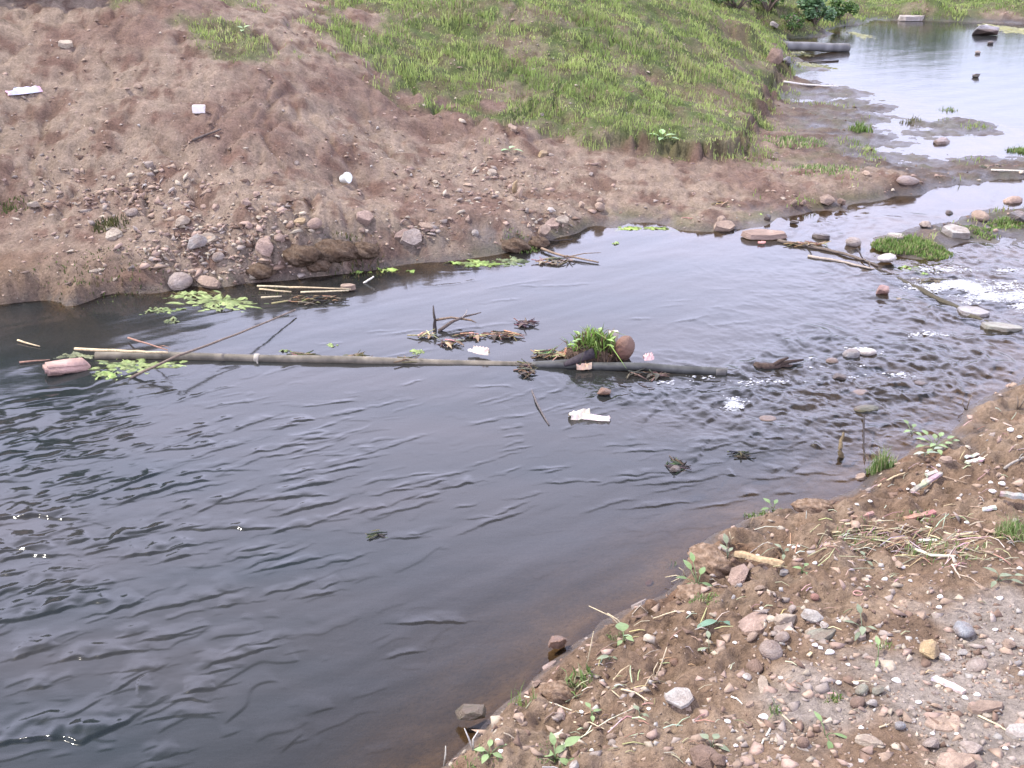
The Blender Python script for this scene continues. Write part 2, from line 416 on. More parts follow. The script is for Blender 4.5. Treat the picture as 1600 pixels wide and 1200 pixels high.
def stone_material(name, rough=.85, spec=.25):
    """colour comes from the stone itself (object colour)"""
    m, nt, out = new_mat(name); L = nt.links.new
    tc = N(nt, 'ShaderNodeTexCoord'); oi = N(nt, 'ShaderNodeObjectInfo')
    vadd = N(nt, 'ShaderNodeVectorMath', operation='ADD'); L(tc.outputs['Object'], vadd.inputs[0])
    rr = math_(nt, 'MULTIPLY', oi.outputs['Random'], 40); L(rr.outputs[0], vadd.inputs[1])
    n1 = noise(nt, vadd.outputs[0], 2.2, 5, .65); n2 = noise(nt, vadd.outputs[0], 11, 4, .65)
    f1 = maprange(nt, n1.outputs['Fac'], .3, .7, .68, 1.25); f2 = maprange(nt, n2.outputs['Fac'], .3, .7, .75, 1.22)
    a = mixc(nt, 1, oi.outputs['Color'], f1.outputs[0], 'MULTIPLY'); a = mixc(nt, 1, a.outputs[0], f2.outputs[0], 'MULTIPLY')
    n3 = noise(nt, vadd.outputs[0], 1.3, 4, .6); dirt = maprange(nt, n3.outputs['Fac'], .42, .66, .08, .7)
    a = mixc(nt, dirt.outputs[0], a.outputs[0], (.17, .118, .09))
    p = N(nt, 'ShaderNodeBsdfPrincipled', Roughness=rough); p.inputs['Specular IOR Level'].default_value = spec
    L(a.outputs[0], p.inputs['Base Color'])
    bp = N(nt, 'ShaderNodeBump'); bp.inputs['Strength'].default_value = .6; bp.inputs['Distance'].default_value = .05
    L(n2.outputs['Fac'], bp.inputs['Height']); L(bp.outputs[0], p.inputs['Normal']); L(p.outputs[0], out.inputs[0])
    return m

def vcol_material(name, rough=.8, spec=.25, transl=0.0, nscale=30, var=.25, bump=.0):
    """colour comes from the mesh's own colour attribute, with grain"""
    m, nt, out = new_mat(name); L = nt.links.new
    tc = N(nt, 'ShaderNodeTexCoord'); col = N(nt, 'ShaderNodeVertexColor', layer_name='Col')
    n1 = noise(nt, tc.outputs['Object'], nscale, 4, .6); f1 = maprange(nt, n1.outputs['Fac'], .3, .7, 1 - var, 1 + var)
    a = mixc(nt, 1, col.outputs[0], f1.outputs[0], 'MULTIPLY')
    p = N(nt, 'ShaderNodeBsdfPrincipled', Roughness=rough); p.inputs['Specular IOR Level'].default_value = spec
    L(a.outputs[0], p.inputs['Base Color'])
    if bump:
        bp = N(nt, 'ShaderNodeBump'); bp.inputs['Strength'].default_value = .8; bp.inputs['Distance'].default_value = bump
        L(n1.outputs['Fac'], bp.inputs['Height']); L(bp.outputs[0], p.inputs['Normal'])
    if transl:
        t = N(nt, 'ShaderNodeBsdfTranslucent'); L(a.outputs[0], t.inputs[0])
        mx = N(nt, 'ShaderNodeMixShader'); mx.inputs[0].default_value = transl
        L(p.outputs[0], mx.inputs[1]); L(t.outputs[0], mx.inputs[2]); L(mx.outputs[0], out.inputs[0])
    else: L(p.outputs[0], out.inputs[0])
    return m

def water_material():
    m, nt, out = new_mat('stream_water'); L = nt.links.new
    tc = N(nt, 'ShaderNodeTexCoord'); P = tc.outputs['Object']
    depth = N(nt, 'ShaderNodeAttribute', attribute_name='depth'); foam = N(nt, 'ShaderNodeAttribute', attribute_name='foam'); chop = N(nt, 'ShaderNodeAttribute', attribute_name='chop')
    mp = N(nt, 'ShaderNodeMapping'); mp.inputs['Rotation'].default_value = (0, 0, math.radians(-24)); mp.inputs['Scale'].default_value = (.42, 1.0, 1.0); L(P, mp.inputs[0])
    n1 = noise(nt, mp.outputs[0], 9, 4, .5); n2 = noise(nt, mp.outputs[0], 30, 3, .5)
    h1 = math_(nt, 'MULTIPLY', n1.outputs['Fac'], .010); h2 = math_(nt, 'MULTIPLY', n2.outputs['Fac'], .0030)
    h = math_(nt, 'ADD', h1.outputs[0], h2.outputs[0]); h = math_(nt, 'MULTIPLY', h.outputs[0], chop.outputs['Fac'])
    bp = N(nt, 'ShaderNodeBump'); bp.inputs['Strength'].default_value = 1; bp.inputs['Distance'].default_value = 1
    L(h.outputs[0], bp.inputs['Height'])
    fr = N(nt, 'ShaderNodeFresnel', IOR=1.34); L(bp.outputs[0], fr.inputs['Normal'])
    gl = N(nt, 'ShaderNodeBsdfGlossy', Roughness=.10); L(bp.outputs[0], gl.inputs['Normal'])
    # murk: suspended silt hides the bed with depth
    tr = N(nt, 'ShaderNodeBsdfTransparent'); tr.inputs[0].default_value = (.80, .70, .56, 1)
    n4 = noise(nt, mp.outputs[0], 1.3, 4, .55); silt = maprange(nt, n4.outputs['Fac'], .35, .65, 0, 1)
    mc = mixc(nt, silt.outputs[0], (.014, .0185, .0190), (.030, .028, .026))
    df = N(nt, 'ShaderNodeBsdfDiffuse'); L(mc.outputs[0], df.inputs[0])
    k = math_(nt, 'MULTIPLY', depth.outputs['Fac'], -6.5); e = math_(nt, 'EXPONENT', k.outputs[0]); turb = math_(nt, 'SUBTRACT', 1.0, e.outputs[0])
    body = N(nt, 'ShaderNodeMixShader'); L(turb.outputs[0], body.inputs[0]); L(tr.outputs[0], body.inputs[1]); L(df.outputs[0], body.inputs[2])
    surf = N(nt, 'ShaderNodeMixShader'); L(fr.outputs[0], surf.inputs[0]); L(body.outputs[0], surf.inputs[1]); L(gl.outputs[0], surf.inputs[2])
    # foam: white bubbles
    nf = noise(nt, P, 20, 9, .82); fa = math_(nt, 'ADD', nf.outputs['Fac'], foam.outputs['Fac']); fm = maprange(nt, fa.outputs[0], 0.98, 1.30, 0, .95)
    fd = N(nt, 'ShaderNodeBsdfDiffuse'); fd.inputs[0].default_value = (.55, .57, .60, 1)
    fx = N(nt, 'ShaderNodeMixShader'); L(fm.outputs[0], fx.inputs[0]); L(surf.outputs[0], fx.inputs[1]); L(fd.outputs[0], fx.inputs[2])
    L(fx.outputs[0], out.inputs[0])
    return m

M_SOIL = ground_material(); M_WATER = water_material()
M_STONE = stone_material('dry_stone'); M_WET = stone_material('wet_stone', .32, .5)
M_GRASS = vcol_material('grass_blades', .6, .2, .42, 3, .25); M_LEAF = vcol_material('leaf', .5, .3, .25, 60, .18)
M_WOOD = vcol_material('dead_wood', .85, .2, 0, 70, .35, .004); M_STRAW = vcol_material('dry_straw', .7, .25, .1, 60, .25)
M_ALGAE = vcol_material('algae', .55, .3, .1, 40, .35, .01); M_PIPE = vcol_material('pipe_plastic', .6, .35, 0, 11, .55, .004)
M_CONC = vcol_material('pipe_concrete', .9, .2, 0, 6, .2, .004); M_SHELL = vcol_material('shell', .5, .4, 0, 120, .08)
M_LITTER = vcol_material('litter_plastic', .35, .5, .15, 40, .06); M_FOAM = vcol_material('foam', .6, .4, .2, 30, .05); M_CLOD = vcol_material('rooty_soil', .95, .1, 0, 60, .4, .02)

# ------------------------------------------------------------------ ground sheet
def smooth_cols(*c): return np.array(c, float)
def build_ground():
    fine = np.radians(np.linspace(-40, 40, 860)); left = np.radians(np.linspace(-180, -40, 90)[:-1]); right = np.radians(np.linspace(40, 180, 90)[1:-1])
    ang = np.concatenate([left, fine, right]); na = len(ang)
    r = [0.02, .3, .6, .9, 1.2, 1.5, 1.7]
    while r[-1] < 34: r.append(r[-1] * 1.0052)
    while r[-1] < 180: r.append(r[-1] * 1.06)
    r = np.array(r); nr = len(r)
    X = r[:, None] * np.sin(ang)[None]; Y = r[:, None] * np.cos(ang)[None]
    x, y = X.ravel(), Y.ravel()
    b = base_height(x, y); z = height(x, y); g = grass_mask(x, y)
    # earth colours
    red = np.array((.250, .170, .138)); pale = np.array((.36, .280, .222)); dark = np.array((.19, .115, .09)); near = np.array((.258, .178, .124)); nearp = np.array((.345, .258, .188))
    mud = np.array((.19, .140, .115)); turf = np.array((.115, .150, .055)); rust = np.array((.24, .125, .075)); bed = np.array((.30, .23, .165)); grey = np.array((.40, .36, .33))
    n1 = fbm(x * .7, y * .7, 71, 4); n2 = fbm(x * 3.1, y * 3.1, 81, 4); n3 = fbm(x * 12., y * 12., 83, 2)
    far_bank = sstep(6.2, 7.2, y + .25 * x)[:, None]
    t = sstep(-.7, .35, n1 + .5 * n2)[:, None]
    cf = red * (1 - t) + pale * t
    t2 = sstep(.15, .6, -n2 + .3 * n1 + .5 * n3)[:, None]; cf = cf * (1 - .75 * t2) + dark * .75 * t2
    t3 = sstep(-.4, .5, n1 * .7 + n2 * .6 + .3 * n3)[:, None]
    cn = near * (1 - t3) + nearp * t3
    # dusty pale patches on the near bank
    gx, gy, _ = cast([1585, 1290, 1480, 1560], [990, 1110, 1085, 1130], base_height)
    dp = np.zeros(len(x))
    for k, rr in enumerate((.34, .22, .35, .4)): dp = np.maximum(dp, np.exp(-((x - gx[k]) ** 2 + (y - gy[k]) ** 2) / rr ** 2))
    dp = sstep(.3, .8, dp + .35 * n2)[:, None] * .75
    cn = cn * (1 - dp) + grey * dp
    c = cn * (1 - far_bank) + cf * far_bank
    flat = (np.exp(-((b - .03) / .06) ** 2) * sstep(2.6, 4.0, x))[:, None] * far_bank
    c = c * (1 - flat) + (mud * (.9 + .3 * n2[:, None])) * flat
    gm = g[:, None] * (.55 + .45 * sstep(-.5, .4, n2)[:, None])
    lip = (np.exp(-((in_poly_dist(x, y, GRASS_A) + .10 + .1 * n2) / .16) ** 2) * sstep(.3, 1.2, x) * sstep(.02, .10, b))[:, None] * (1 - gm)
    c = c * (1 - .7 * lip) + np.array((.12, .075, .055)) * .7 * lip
    c = c * (1 - gm) + turf * gm
    fg = (sstep(30, 40, np.hypot(x, y)) * (.75 + .25 * sstep(-.4, .4, n1)))[:, None]
    c = c * (1 - fg) + turf * fg
    # green film and rust at the waterline of the far bank
    film = (np.exp(-((z - .03) / .035) ** 2) * sstep(.0, .5, n2 + .3 * n1 + .1))[:, None] * far_bank
    c = c * (1 - .5 * film) + np.array((.13, .15, .055)) * .5 * film
    ed = (np.exp(-((z - .05) / .05) ** 2) * sstep(-.1, .6, n2))[:, None] * (1 - far_bank)
    c = c * (1 - .6 * ed) + rust * .6 * ed
    under = sstep(.0, -.03, z)[:, None]
    c = c * (1 - under) + bed * (1 + .35 * n2[:, None]) * under
    wet = np.clip(1 - sstep(.005, .075, z + .02 * n2), 0, 1) * (1 - .25 * sstep(-.3, .3, n2))
    for (qx, qy, sx_, sy_) in ((505, 400, .75, .40), (430, 425, .5, .25), (800, 388, .45, .25), (640, 400, .6, .22)):  # moist ledge faces, darkened further to paint the shade of the undercut
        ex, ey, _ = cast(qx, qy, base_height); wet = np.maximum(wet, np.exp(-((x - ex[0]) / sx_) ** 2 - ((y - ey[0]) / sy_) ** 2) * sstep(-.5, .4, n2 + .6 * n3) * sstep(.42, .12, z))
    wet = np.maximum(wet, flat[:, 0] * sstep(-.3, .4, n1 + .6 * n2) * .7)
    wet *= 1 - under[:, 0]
    idx = np.arange(nr * na).reshape(nr, na); a0 = idx[:-1]; a1 = idx[1:]
    F = np.stack([a0, np.roll(a0, -1, 1), np.roll(a1, -1, 1), a1], -1).reshape(-1, 4)
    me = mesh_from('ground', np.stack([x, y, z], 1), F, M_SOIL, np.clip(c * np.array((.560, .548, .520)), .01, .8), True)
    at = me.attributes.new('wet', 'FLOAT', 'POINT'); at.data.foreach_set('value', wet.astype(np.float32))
    tag(link('ground', me), kind='structure')
build_ground()

# ------------------------------------------------------------------ water
def blobs(x, y, L):
    """L: (px, py, radius_m, amount) pools of a quality lying on the water"""
    out = np.zeros(len(x))
    for (px, py, rx, ry, a) in L:
        bx, by = at_z(px, py)
        out = np.maximum(out, a * np.exp(-((x - bx) / rx) ** 2 - ((y - by) / ry) ** 2))
    return out

def saw(x, y, ang, lam, amp, seed, thr, patch, warp=.9, front=.14, back=.34):
    """short wavelets: a thin steep-fronted crease, flat water between"""
    ca, sa = math.cos(ang), math.sin(ang)
    u = x * ca + y * sa; v = -x * sa + y * ca
    ph = v / lam + warp * (pnoise(u / (lam * 5), v / (lam * 2.6), seed) + .45 * pnoise(u / (lam * 1.6), v / (lam * 1.2), seed + 1))
    t = ph - np.floor(ph); row = np.floor(ph)
    prof = sstep(0, front, t) * (1 - sstep(front, front + back, t))
    m = sstep(thr, thr + .30, pnoise(u / patch + row * 7.3, row * 3.7, seed + 2) + .45 * pnoise(u / (patch * .35) + row * 3.1, row * 1.7, seed + 3))
    return amp * prof * m

CRESTS = [([(-40, 1172), (20, 1158), (70, 1152), (130, 1158), (190, 1130), (226, 1108)], .030), ([(226, 1108), (214, 1082), (222, 1060), (236, 1048)], .014), ([(-30, 980), (50, 965), (100, 952), (140, 942)], .028), ([(160, 958), (200, 946), (226, 934)], .022), ([(-40, 824), (10, 810), (60, 806), (140, 816)], .028), ([(-40, 868), (30, 860), (80, 866)], .034),
          ([(190, 868), (250, 862), (312, 850)], .024), ([(255, 878), (300, 868)], .018), ([(20, 1030), (60, 1018), (92, 1006)], .026), ([(186, 1052), (250, 1044)], .016), ([(310, 1052), (345, 1034), (380, 1026), (416, 1012)], .018), ([(340, 948), (390, 942)], .014), ([(0, 900), (40, 893)], .014), ([(445, 826), (480, 822), (510, 806)], .012), ([(250, 705), (320, 698), (340, 690)], .014), ([(40, 725), (90, 722), (100, 705)], .016),
          ([(0, 702), (60, 690)], .014), ([(60, 765), (150, 742)], .016), ([(280, 757), (330, 750)], .013), ([(150, 790), (215, 782)], .014), ([(0, 780), (60, 772)], .016), ([(20, 945), (50, 938)], .014), ([(560, 706), (600, 702)], .009), ([(430, 700), (520, 690)], .009), ([(600, 560), (660, 556)], .0), ([(230, 1190), (280, 1176)], .014), ([(560, 702), (590, 698)], .008), ([(960, 745), (1050, 738)], .010), ([(1000, 758), (1090, 752), (1130, 740)], .010)]
_r = random.Random(99)
def _dabs():
    out = []
    zones = [(0, 700, 160, 60, 46, 1.0), (90, 830, 160, 90, 60, 1.25), (120, 980, 170, 80, 40, 1.15), (330, 740, 170, 80, 60, .85), (300, 640, 200, 40, 50, .6), (520, 690, 160, 70, 46, .6), (450, 860, 180, 80, 30, .7), (700, 720, 180, 80, 34, .5), (330, 1060, 140, 80, 20, .8), (900, 720, 160, 50, 26, .5), (800, 640, 200, 30, 20, .4), (1050, 480, 250, 60, 26, .42), (620, 490, 200, 40, 30, .45), (1180, 720, 120, 50, 26, .7), (600, 800, 200, 60, 16, .5)]
    for (cx, cy, rx, ry, n, a) in zones:
        for k in range(int(n * (.40 if cx < 420 else .55))):
            px, py = _r.gauss(cx, rx * .75), _r.gauss(cy, ry * .75); L = _r.uniform(14, 60) * (1 + .5 * (_r.random() < .15)) * (.6 + py / 1800); sl = _r.gauss(.22, .10) if cy > 560 else _r.gauss(.08, .06); m = _r.uniform(-.25, .25) * L * .3
            out.append(([(px - L, py + L * sl), (px, py + m * .5), (px + L, py - L * sl)], a * _r.uniform(.0045, .0095)))
    for (cx, cy, rx, ry, n, a) in [(1240, 612, 90, 40, 70, 1), (1400, 575, 110, 50, 80, 1), (1340, 660, 90, 40, 70, 1), (1500, 560, 80, 40, 50, 1), (1180, 660, 90, 50, 40, .8), (1480, 420, 80, 40, 50, .8), (1560, 400, 60, 40, 40, .8), (1330, 350, 100, 22, 40, .7), (1060, 620, 90, 30, 30, .7)]:
        for k in range(n):
            px, py = _r.gauss(cx, rx * .6), _r.gauss(cy, ry * .6); L = _r.uniform(5, 16); sl = _r.gauss(.3, .9)
            out.append(([(px - L, py + L * sl), (px + L, py - L * sl)], a * _r.uniform(.007, .015)))
    return out
CRESTS = [(p, a * .5) for p, a in CRESTS] + _dabs()
def crest_height(x, y):
    z = np.zeros(len(x))
    for k, (pix, amp) in enumerate(CRESTS):
        if amp == 0: continue
        P = np.array(pix, float); wx, wy = at_z(P[:, 0], P[:, 1])
        R_ = amp * 14.5 + .05; m = np.flatnonzero((x > wx.min() - R_) & (x < wx.max() + R_) & (y > wy.min() - R_) & (y < wy.max() + R_))
        if len(m) == 0: continue
        X, Y = x[m], y[m]; best = np.full(len(X), 9.0); sg = np.zeros(len(X)); tt = np.zeros(len(X)); n = len(P) - 1
        jx = .014 * fbm(X * 9, Y * 9, 300, 3); jy = .014 * fbm(X * 9, Y * 9, 330, 3); X = X + jx; Y = Y + jy
        for i in range(n):
            ex, ey = wx[i + 1] - wx[i], wy[i + 1] - wy[i]; L = ex * ex + ey * ey
            t = np.clip(((X - wx[i]) * ex + (Y - wy[i]) * ey) / L, 0, 1); dx, dy = X - wx[i] - t * ex, Y - wy[i] - t * ey; d = np.hypot(dx, dy)
            c = d < best; best = np.where(c, d, best); sg = np.where(c, np.sign(ex * dy - ey * dx), sg); tt = np.where(c, (i + t) / n, tt)
        env = np.sin(np.pi * np.clip(tt, .02, .98)) ** .6
        wf, wb = max(.007, amp * .95), amp * 14            # steep towards the near side, easier behind
        side = sg * (1 if wx[-1] > wx[0] else -1)
        prof = np.where(side < 0, 1 - sstep(0, wf, best), 1 - sstep(0, wb, best))
        z[m] = np.maximum(z[m], amp * env * prof * (.75 + .6 * pnoise(X * 14, Y * 14, 360)))
    return z

def build_water():
    ang = np.concatenate([np.radians(np.linspace(-75, -34, 120)[:-1]), np.radians(np.linspace(-34, 34, 900)), np.radians(np.linspace(34, 60, 70)[1:])])
    na = len(ang); r = [1.6]
    while r[-1] < 2.4: r.append(r[-1] * 1.01)
    while r[-1] < 6.2: r.append(r[-1] * 1.0014)
    while r[-1] < 9: r.append(r[-1] * 1.0022)
    while r[-1] < 14: r.append(r[-1] * 1.0036)
    while r[-1] < 34: r.append(r[-1] * 1.008)
    r = np.array(r); nr = len(r)
    X = (r[:, None] * np.sin(ang)[None]).ravel(); Y = (r[:, None] * np.cos(ang)[None]).ravel()
    b = base_height(X, Y)
    keep_v = b < .12
    h = np.full(len(X), 9.0); h[keep_v] = height(X[keep_v], Y[keep_v])
    idx = np.arange(nr * na).reshape(nr, na)
    F = np.stack([idx[:-1, :-1], idx[1:, :-1], idx[1:, 1:], idx[:-1, 1:]], -1).reshape(-1, 4)
    F = F[(h[F].min(1) < .025)]
    used = np.unique(F); re = np.full(len(X), -1); re[used] = np.arange(len(used)); F = re[F]
    x, y, h = X[used], Y[used], np.minimum(h[used], .5)
    depth = np.clip(-h, 0, 1)
    z = np.zeros(len(x))
    A1 = math.radians(24)
    lively = blobs(x, y, [(0, 700, 1.4, 1.2, 1.0), (60, 850, 1.1, 1.0, 1.15), (60, 1000, 1.0, .8, 1.1), (150, 1150, .9, .55, .95), (300, 760, 1.0, 1.0, .75), (-300, 800, 2, 2, 1), (450, 720, 1.0, 1.2, .5), (350, 1000, .7, .5, .55),
                          (700, 690, 1.0, .8, .34), (250, 620, 1.2, .5, .7), (600, 830, .8, .6, .28), (1050, 700, .7, .8, .45)])
    pool = blobs(x, y, [(1100, 450, 1.5, 1.3, .16), (850, 440, 1.2, .7, .34), (500, 510, 1.2, .6, .32), (330, 490, .8, .4, .25)])
    rough = blobs(x, y, [(1250, 610, .9, .55, .75), (1400, 570, .9, .8, .95), (1330, 650, .6, .6, .6), (1550, 480, 1.2, 1.2, 1.0), (1480, 440, .8, .8, .95), (1150, 640, .6, .5, .45), (1000, 610, .5, .3, .4), (1600, 400, 1.1, .9, .85), (1450, 640, .5, .6, .6), (1750, 470, 1.5, 1.5, .9)])
    chan = blobs(x, y, [(1280, 350, .9, .4, .4), (1420, 335, .9, .6, .35), (1600, 300, 1, .8, .35)])
    still = np.clip(blobs(x, y, [(40, 520, 1.0, .9, 1.0), (180, 500, .6, .4, .7), (-200, 520, 1.2, 1.0, 1), (0, 590, .5, .35, .7)]), 0, 1)
    lively *= 1 - still; pool *= 1 - still
    z += saw(x, y, A1, .070, .0016, 101, .20, .22, .9, .16, .80) * np.clip(lively * 1.1 + pool * .3, 0, 1)
    z += saw(x, y, A1 + .10, .13, .0030, 111, .36, .34, 1.1, .09, .85) * np.clip(lively * 1.1, 0, 1)
    z += crest_height(x, y)
    wx, wy = x + .10 * pnoise(x * 3, y * 3, 166), y + .10 * pnoise(x * 3, y * 3, 167)
    rdg = 1 - np.abs(pnoise(wx * 7.5, wy * 5.0, 168)); rd2 = 1 - np.abs(pnoise(wx * 17, wy * 13, 169))
    z += saw(x, y, .1, .12, .005, 141, .15, .22, 1.6, .2, .7) * np.clip(rough * .7 + chan * .8, 0, 1)
    z += rough * (.016 * rdg ** 3 * sstep(-.2, .4, pnoise(x * 2.2, y * 2.2, 170)) + .0040 * rd2 ** 2 + .010 * fbm(x * 5, y * 5, 161, 3) + .0022 * fbm(x * 30, y * 30, 171, 2))
    calm = 1 - np.clip(rough, 0, 1)
    ca, sa = math.cos(math.radians(38)), math.sin(math.radians(38))
    u, v = x * ca + y * sa, -x * sa + y * ca
    z += calm * .0016 * fbm(u * .9, v * 3.2, 181, 3) * sstep(0, .1, depth)
    z *= sstep(0, .03, depth + .012)
    foam = blobs(x, y, [(1500, 447, .50, .22, .72), (1480, 425, .30, .10, .58), (1580, 465, .5, .2, .74), (1540, 470, .5, .1, .5), (1595, 425, .3, .12, .5), (1460, 455, .2, .1, .5), (1345, 552, .16, .06, .8), (1275, 563, .15, .04, .5), (1300, 575, .4, .06, .42),
                        (1145, 634, .09, .12, .68), (1200, 600, .45, .05, .46), (1060, 600, .22, .07, .44), (785, 565, .2, .025, .48), (1430, 525, .4, .12, .42), (1380, 590, .4, .1, .36), (1080, 590, .3, .03, .44), (1650, 480, .5, .3, .55)])
    foam += .10 * pnoise(x * 5, y * 5, 191) * (foam > .1)
    chop = np.clip(.05 + .10 * lively + .03 * pool + .45 * rough + .2 * chan, .05, .7) + .16 * sstep(11.5, 14, y)
    # the pond lies quieter
    me = mesh_from('water', np.stack([x, y, z], 1), F[:, ::-1], M_WATER, None, True)
    for nm, v in (('depth', depth), ('foam', np.clip(foam, 0, 1)), ('chop', chop)):
        at = me.attributes.new(nm, 'FLOAT', 'POINT'); at.data.foreach_set('value', v.astype(np.float32))
    tag(link('water', me), kind='structure')
    # bubbles and spray lying on the broken water
    rg = np.random.default_rng(8); w = np.clip(foam - .30, 0, 1) * (rough + .3) * sstep(.0, .6, fbm(x * 6, y * 12, 195, 3)); area = (x * x + y * y); w = w * area; w /= w.sum()
    k = rg.choice(len(x), 5000, p=w); O = np.array([(1, 0, 0), (0, 1, 0), (-1, 0, 0), (0, -1, 0), (0, 0, 1), (0, 0, -1)], float); OF = np.array([(0, 1, 4), (1, 2, 4), (2, 3, 4), (3, 0, 4), (1, 0, 5), (2, 1, 5), (3, 2, 5), (0, 3, 5)])
    sz = .002 + .0095 * rg.random(5000) ** 3; st = rg.uniform(.7, 2.4, 5000)
    V = np.stack([x[k] + rg.normal(0, .015, 5000), y[k] + rg.normal(0, .015, 5000), z[k] + .002], 1)[:, None, :] + O[None] * np.stack([sz * st, sz, sz * .5], 1)[:, None, :]
    fm = mesh_from('foam', V.reshape(-1, 3), (OF[None] + 6 * np.arange(5000)[:, None, None]).reshape(-1, 3), M_FOAM, np.full((5000 * 6, 3), .60), True)
    tag(link('foam', fm), kind='stuff')
build_water()

# ------------------------------------------------------------------ stones
def rock_mesh(name, seed, kind):
    rg = random.Random(seed)
    bm = bmesh.new()
    if kind == 'round':
        bmesh.ops.create_icosphere(bm, subdivisions=2, radius=.5)
        sx = rg.uniform(.85, 1); 
        off = [Vector((rg.gauss(0, 1), rg.gauss(0, 1), rg.gauss(0, 1))).normalized() for _ in range(7)]
        am = [rg.uniform(.06, .24) for _ in off]
        for v in bm.verts:
            d = v.co.normalized(); k = 1.0
            for o, a in zip(off, am): k -= a * max(0, d.dot(o)) ** 3
            v.co *= k
    else:
        n = 14 if kind == 'angular' else 11
        for i in range(n):
            a = 2 * math.pi * i / n + rg.uniform(-.25, .25); rr = .5 * rg.uniform(.72, 1.05)
            if kind == 'slab':
                bm.verts.new((rr * math.cos(a), rr * math.sin(a), .46 + rg.uniform(-.06, .04)))
                r2 = rr * rg.uniform(1.0, 1.12)
                bm.verts.new((r2 * math.cos(a), r2 * math.sin(a), -.3))
            elif kind == 'shard':
                bm.verts.new((rr * math.cos(a), rr * .45 * math.sin(a), rg.uniform(.1, .5) * (1.1 - abs(math.cos(a)))))
                bm.verts.new((rr * math.cos(a), rr * .5 * math.sin(a), -.35))
            else:
                zz = rg.uniform(-.45, .5); q = math.sqrt(max(.1, 1 - (zz / .62) ** 2))
                bm.verts.new((rr * q * math.cos(a), rr * q * math.sin(a), zz))
        if kind == 'angular':
            for _ in range(4): bm.verts.new((rg.uniform(-.28, .28), rg.uniform(-.28, .28), rg.uniform(.38, .5)))
        res = bmesh.ops.convex_hull(bm, input=bm.verts[:])
        bmesh.ops.delete(bm, geom=[g for g in res['geom_interior'] if isinstance(g, bmesh.types.BMVert)], context='VERTS')
        bmesh.ops.bevel(bm, geom=bm.edges[:], offset=.045, segments=1, affect='EDGES', clamp_overlap=True)
    me = bpy.data.meshes.new(name); bm.to_mesh(me); bm.free()
    if kind == 'round': me.polygons.foreach_set('use_smooth', np.ones(len(me.polygons), bool))
    me.materials.append(M_STONE)
    return me
ROCKS = {k: [rock_mesh('stone', 50 * i + j, k) for j in range(6)] for i, k in enumerate(('round', 'angular', 'slab', 'shard'))}
ROCKS_WET = {}
for k, l in ROCKS.items():
    ROCKS_WET[k] = []
    for me in l:
        w = me.copy(); w.materials.clear(); w.materials.append(M_WET); ROCKS_WET[k].append(w)

PAL = dict(cream=(.46, .39, .30), tan=(.37, .275, .205), pink=(.38, .275, .220), pinkgrey=(.335, .28, .24), grey=(.29, .28, .27), bluegrey=(.30, .31, .32), ochre=(.42, .31, .17), brown=(.20, .135, .10),
           dark=(.045, .038, .034), white=(.70, .66, .60), red=(.32, .17, .135), moss=(.062, .060, .022), palegrey=(.42, .39, .35), greengrey=(.27, .27, .21), rust=(.22, .12, .07))

def normal_at(x, y, e=.05):
    hx = H1(x + e, y) - H1(x - e, y); hy = H1(x, y + e) - H1(x, y - e)
    return Vector((-hx, -hy, 2 * e)).normalized()

def stone(px, py, wpx, kind, colname, label, deep=.7, tall=.5, rz=None, sink=.22, wet=False, on_water=None, tilt=None, group=None, name='stone', cat='stone', seed=None):
    """one stone whose visible width is wpx pixels of the photograph"""
    if on_water is None:
        x, y, z, t = ground_at(px, py); x, y, z, t = float(x[0]), float(y[0]), float(z[0]), float(t[0])
        nrm = normal_at(x, y)
    else:
        x, y = at_z(px, py, on_water); x, y, z = float(x), float(y), on_water; t = math.hypot(math.hypot(x, y), CAM_Z - z); nrm = Vector((0, 0, 1))
    dist = math.sqrt(x * x + y * y + (CAM_Z - z) ** 2)
    w = wpx / FPX * dist * 1.03
    lib = (ROCKS_WET if wet else ROCKS)[kind]
    rg = random.Random(int(px * 7 + py * 13) if seed is None else seed)
    me = lib[rg.randrange(len(lib))]
    q = nrm.to_track_quat('Z', 'Y').to_matrix().to_4x4()
    rot = q @ Matrix.Rotation(rg.uniform(-.5, .5) if rz is None else rz, 4, 'Z')
    if tilt: rot = rot @ Matrix.Rotation(tilt[0], 4, 'X') @ Matrix.Rotation(tilt[1], 4, 'Y')
    o = link(name, me)
    hgt = w * tall
    o.matrix_world = Matrix.Translation((x, y, z + hgt * (.5 - sink))) @ rot @ Matrix.Diagonal((w, w * deep, hgt, 1))
    c = PAL[colname]; j = rg.uniform(.84, 1.0)
    o.color = (c[0] * j, c[1] * j, c[2] * j, 1)
    tag(o, label, cat, group)
    return o

# near bank, the stones that can be told apart
S = stone
S(1155, 906, 52, 'angular', 'pink', 'broad pinkish stone at the bank edge beneath the split yellow stick', .8, .42, .2)
S(1131, 848, 24, 'round', 'tan', 'rounded tan stone on the rooty clod at the water edge', .8, .7, 0)
S(1187, 921, 22, 'angular', 'tan', 'small flat orange tan stone just in front of the broad pinkish stone', .6, .35, 0)
S(1178, 977, 62, 'slab', 'pink', 'flat pink slab bedded beside the pale stone pile', .8, .16, .35, .3)
S(1226, 972, 42, 'shard', 'cream', 'cream wedge shaped stone at the head of the stone pile', 1.0, .5, .15)
S(1269, 967, 36, 'angular', 'palegrey', 'pale grey flat topped stone at the far end of the stone pile', .8, .45, 0)
S(1288, 980, 17, 'angular', 'white', 'small white angular stone touching the pale grey flat topped stone', .8, .6, 0)
S(1238, 955, 20, 'angular', 'pinkgrey', 'small pinkish stone behind the cream wedge stone', .7, .6, 0)
S(1206, 1022, 40, 'round', 'pinkgrey', 'large rounded pinkish grey stone in the middle of the stone pile', .95, .62, 0)
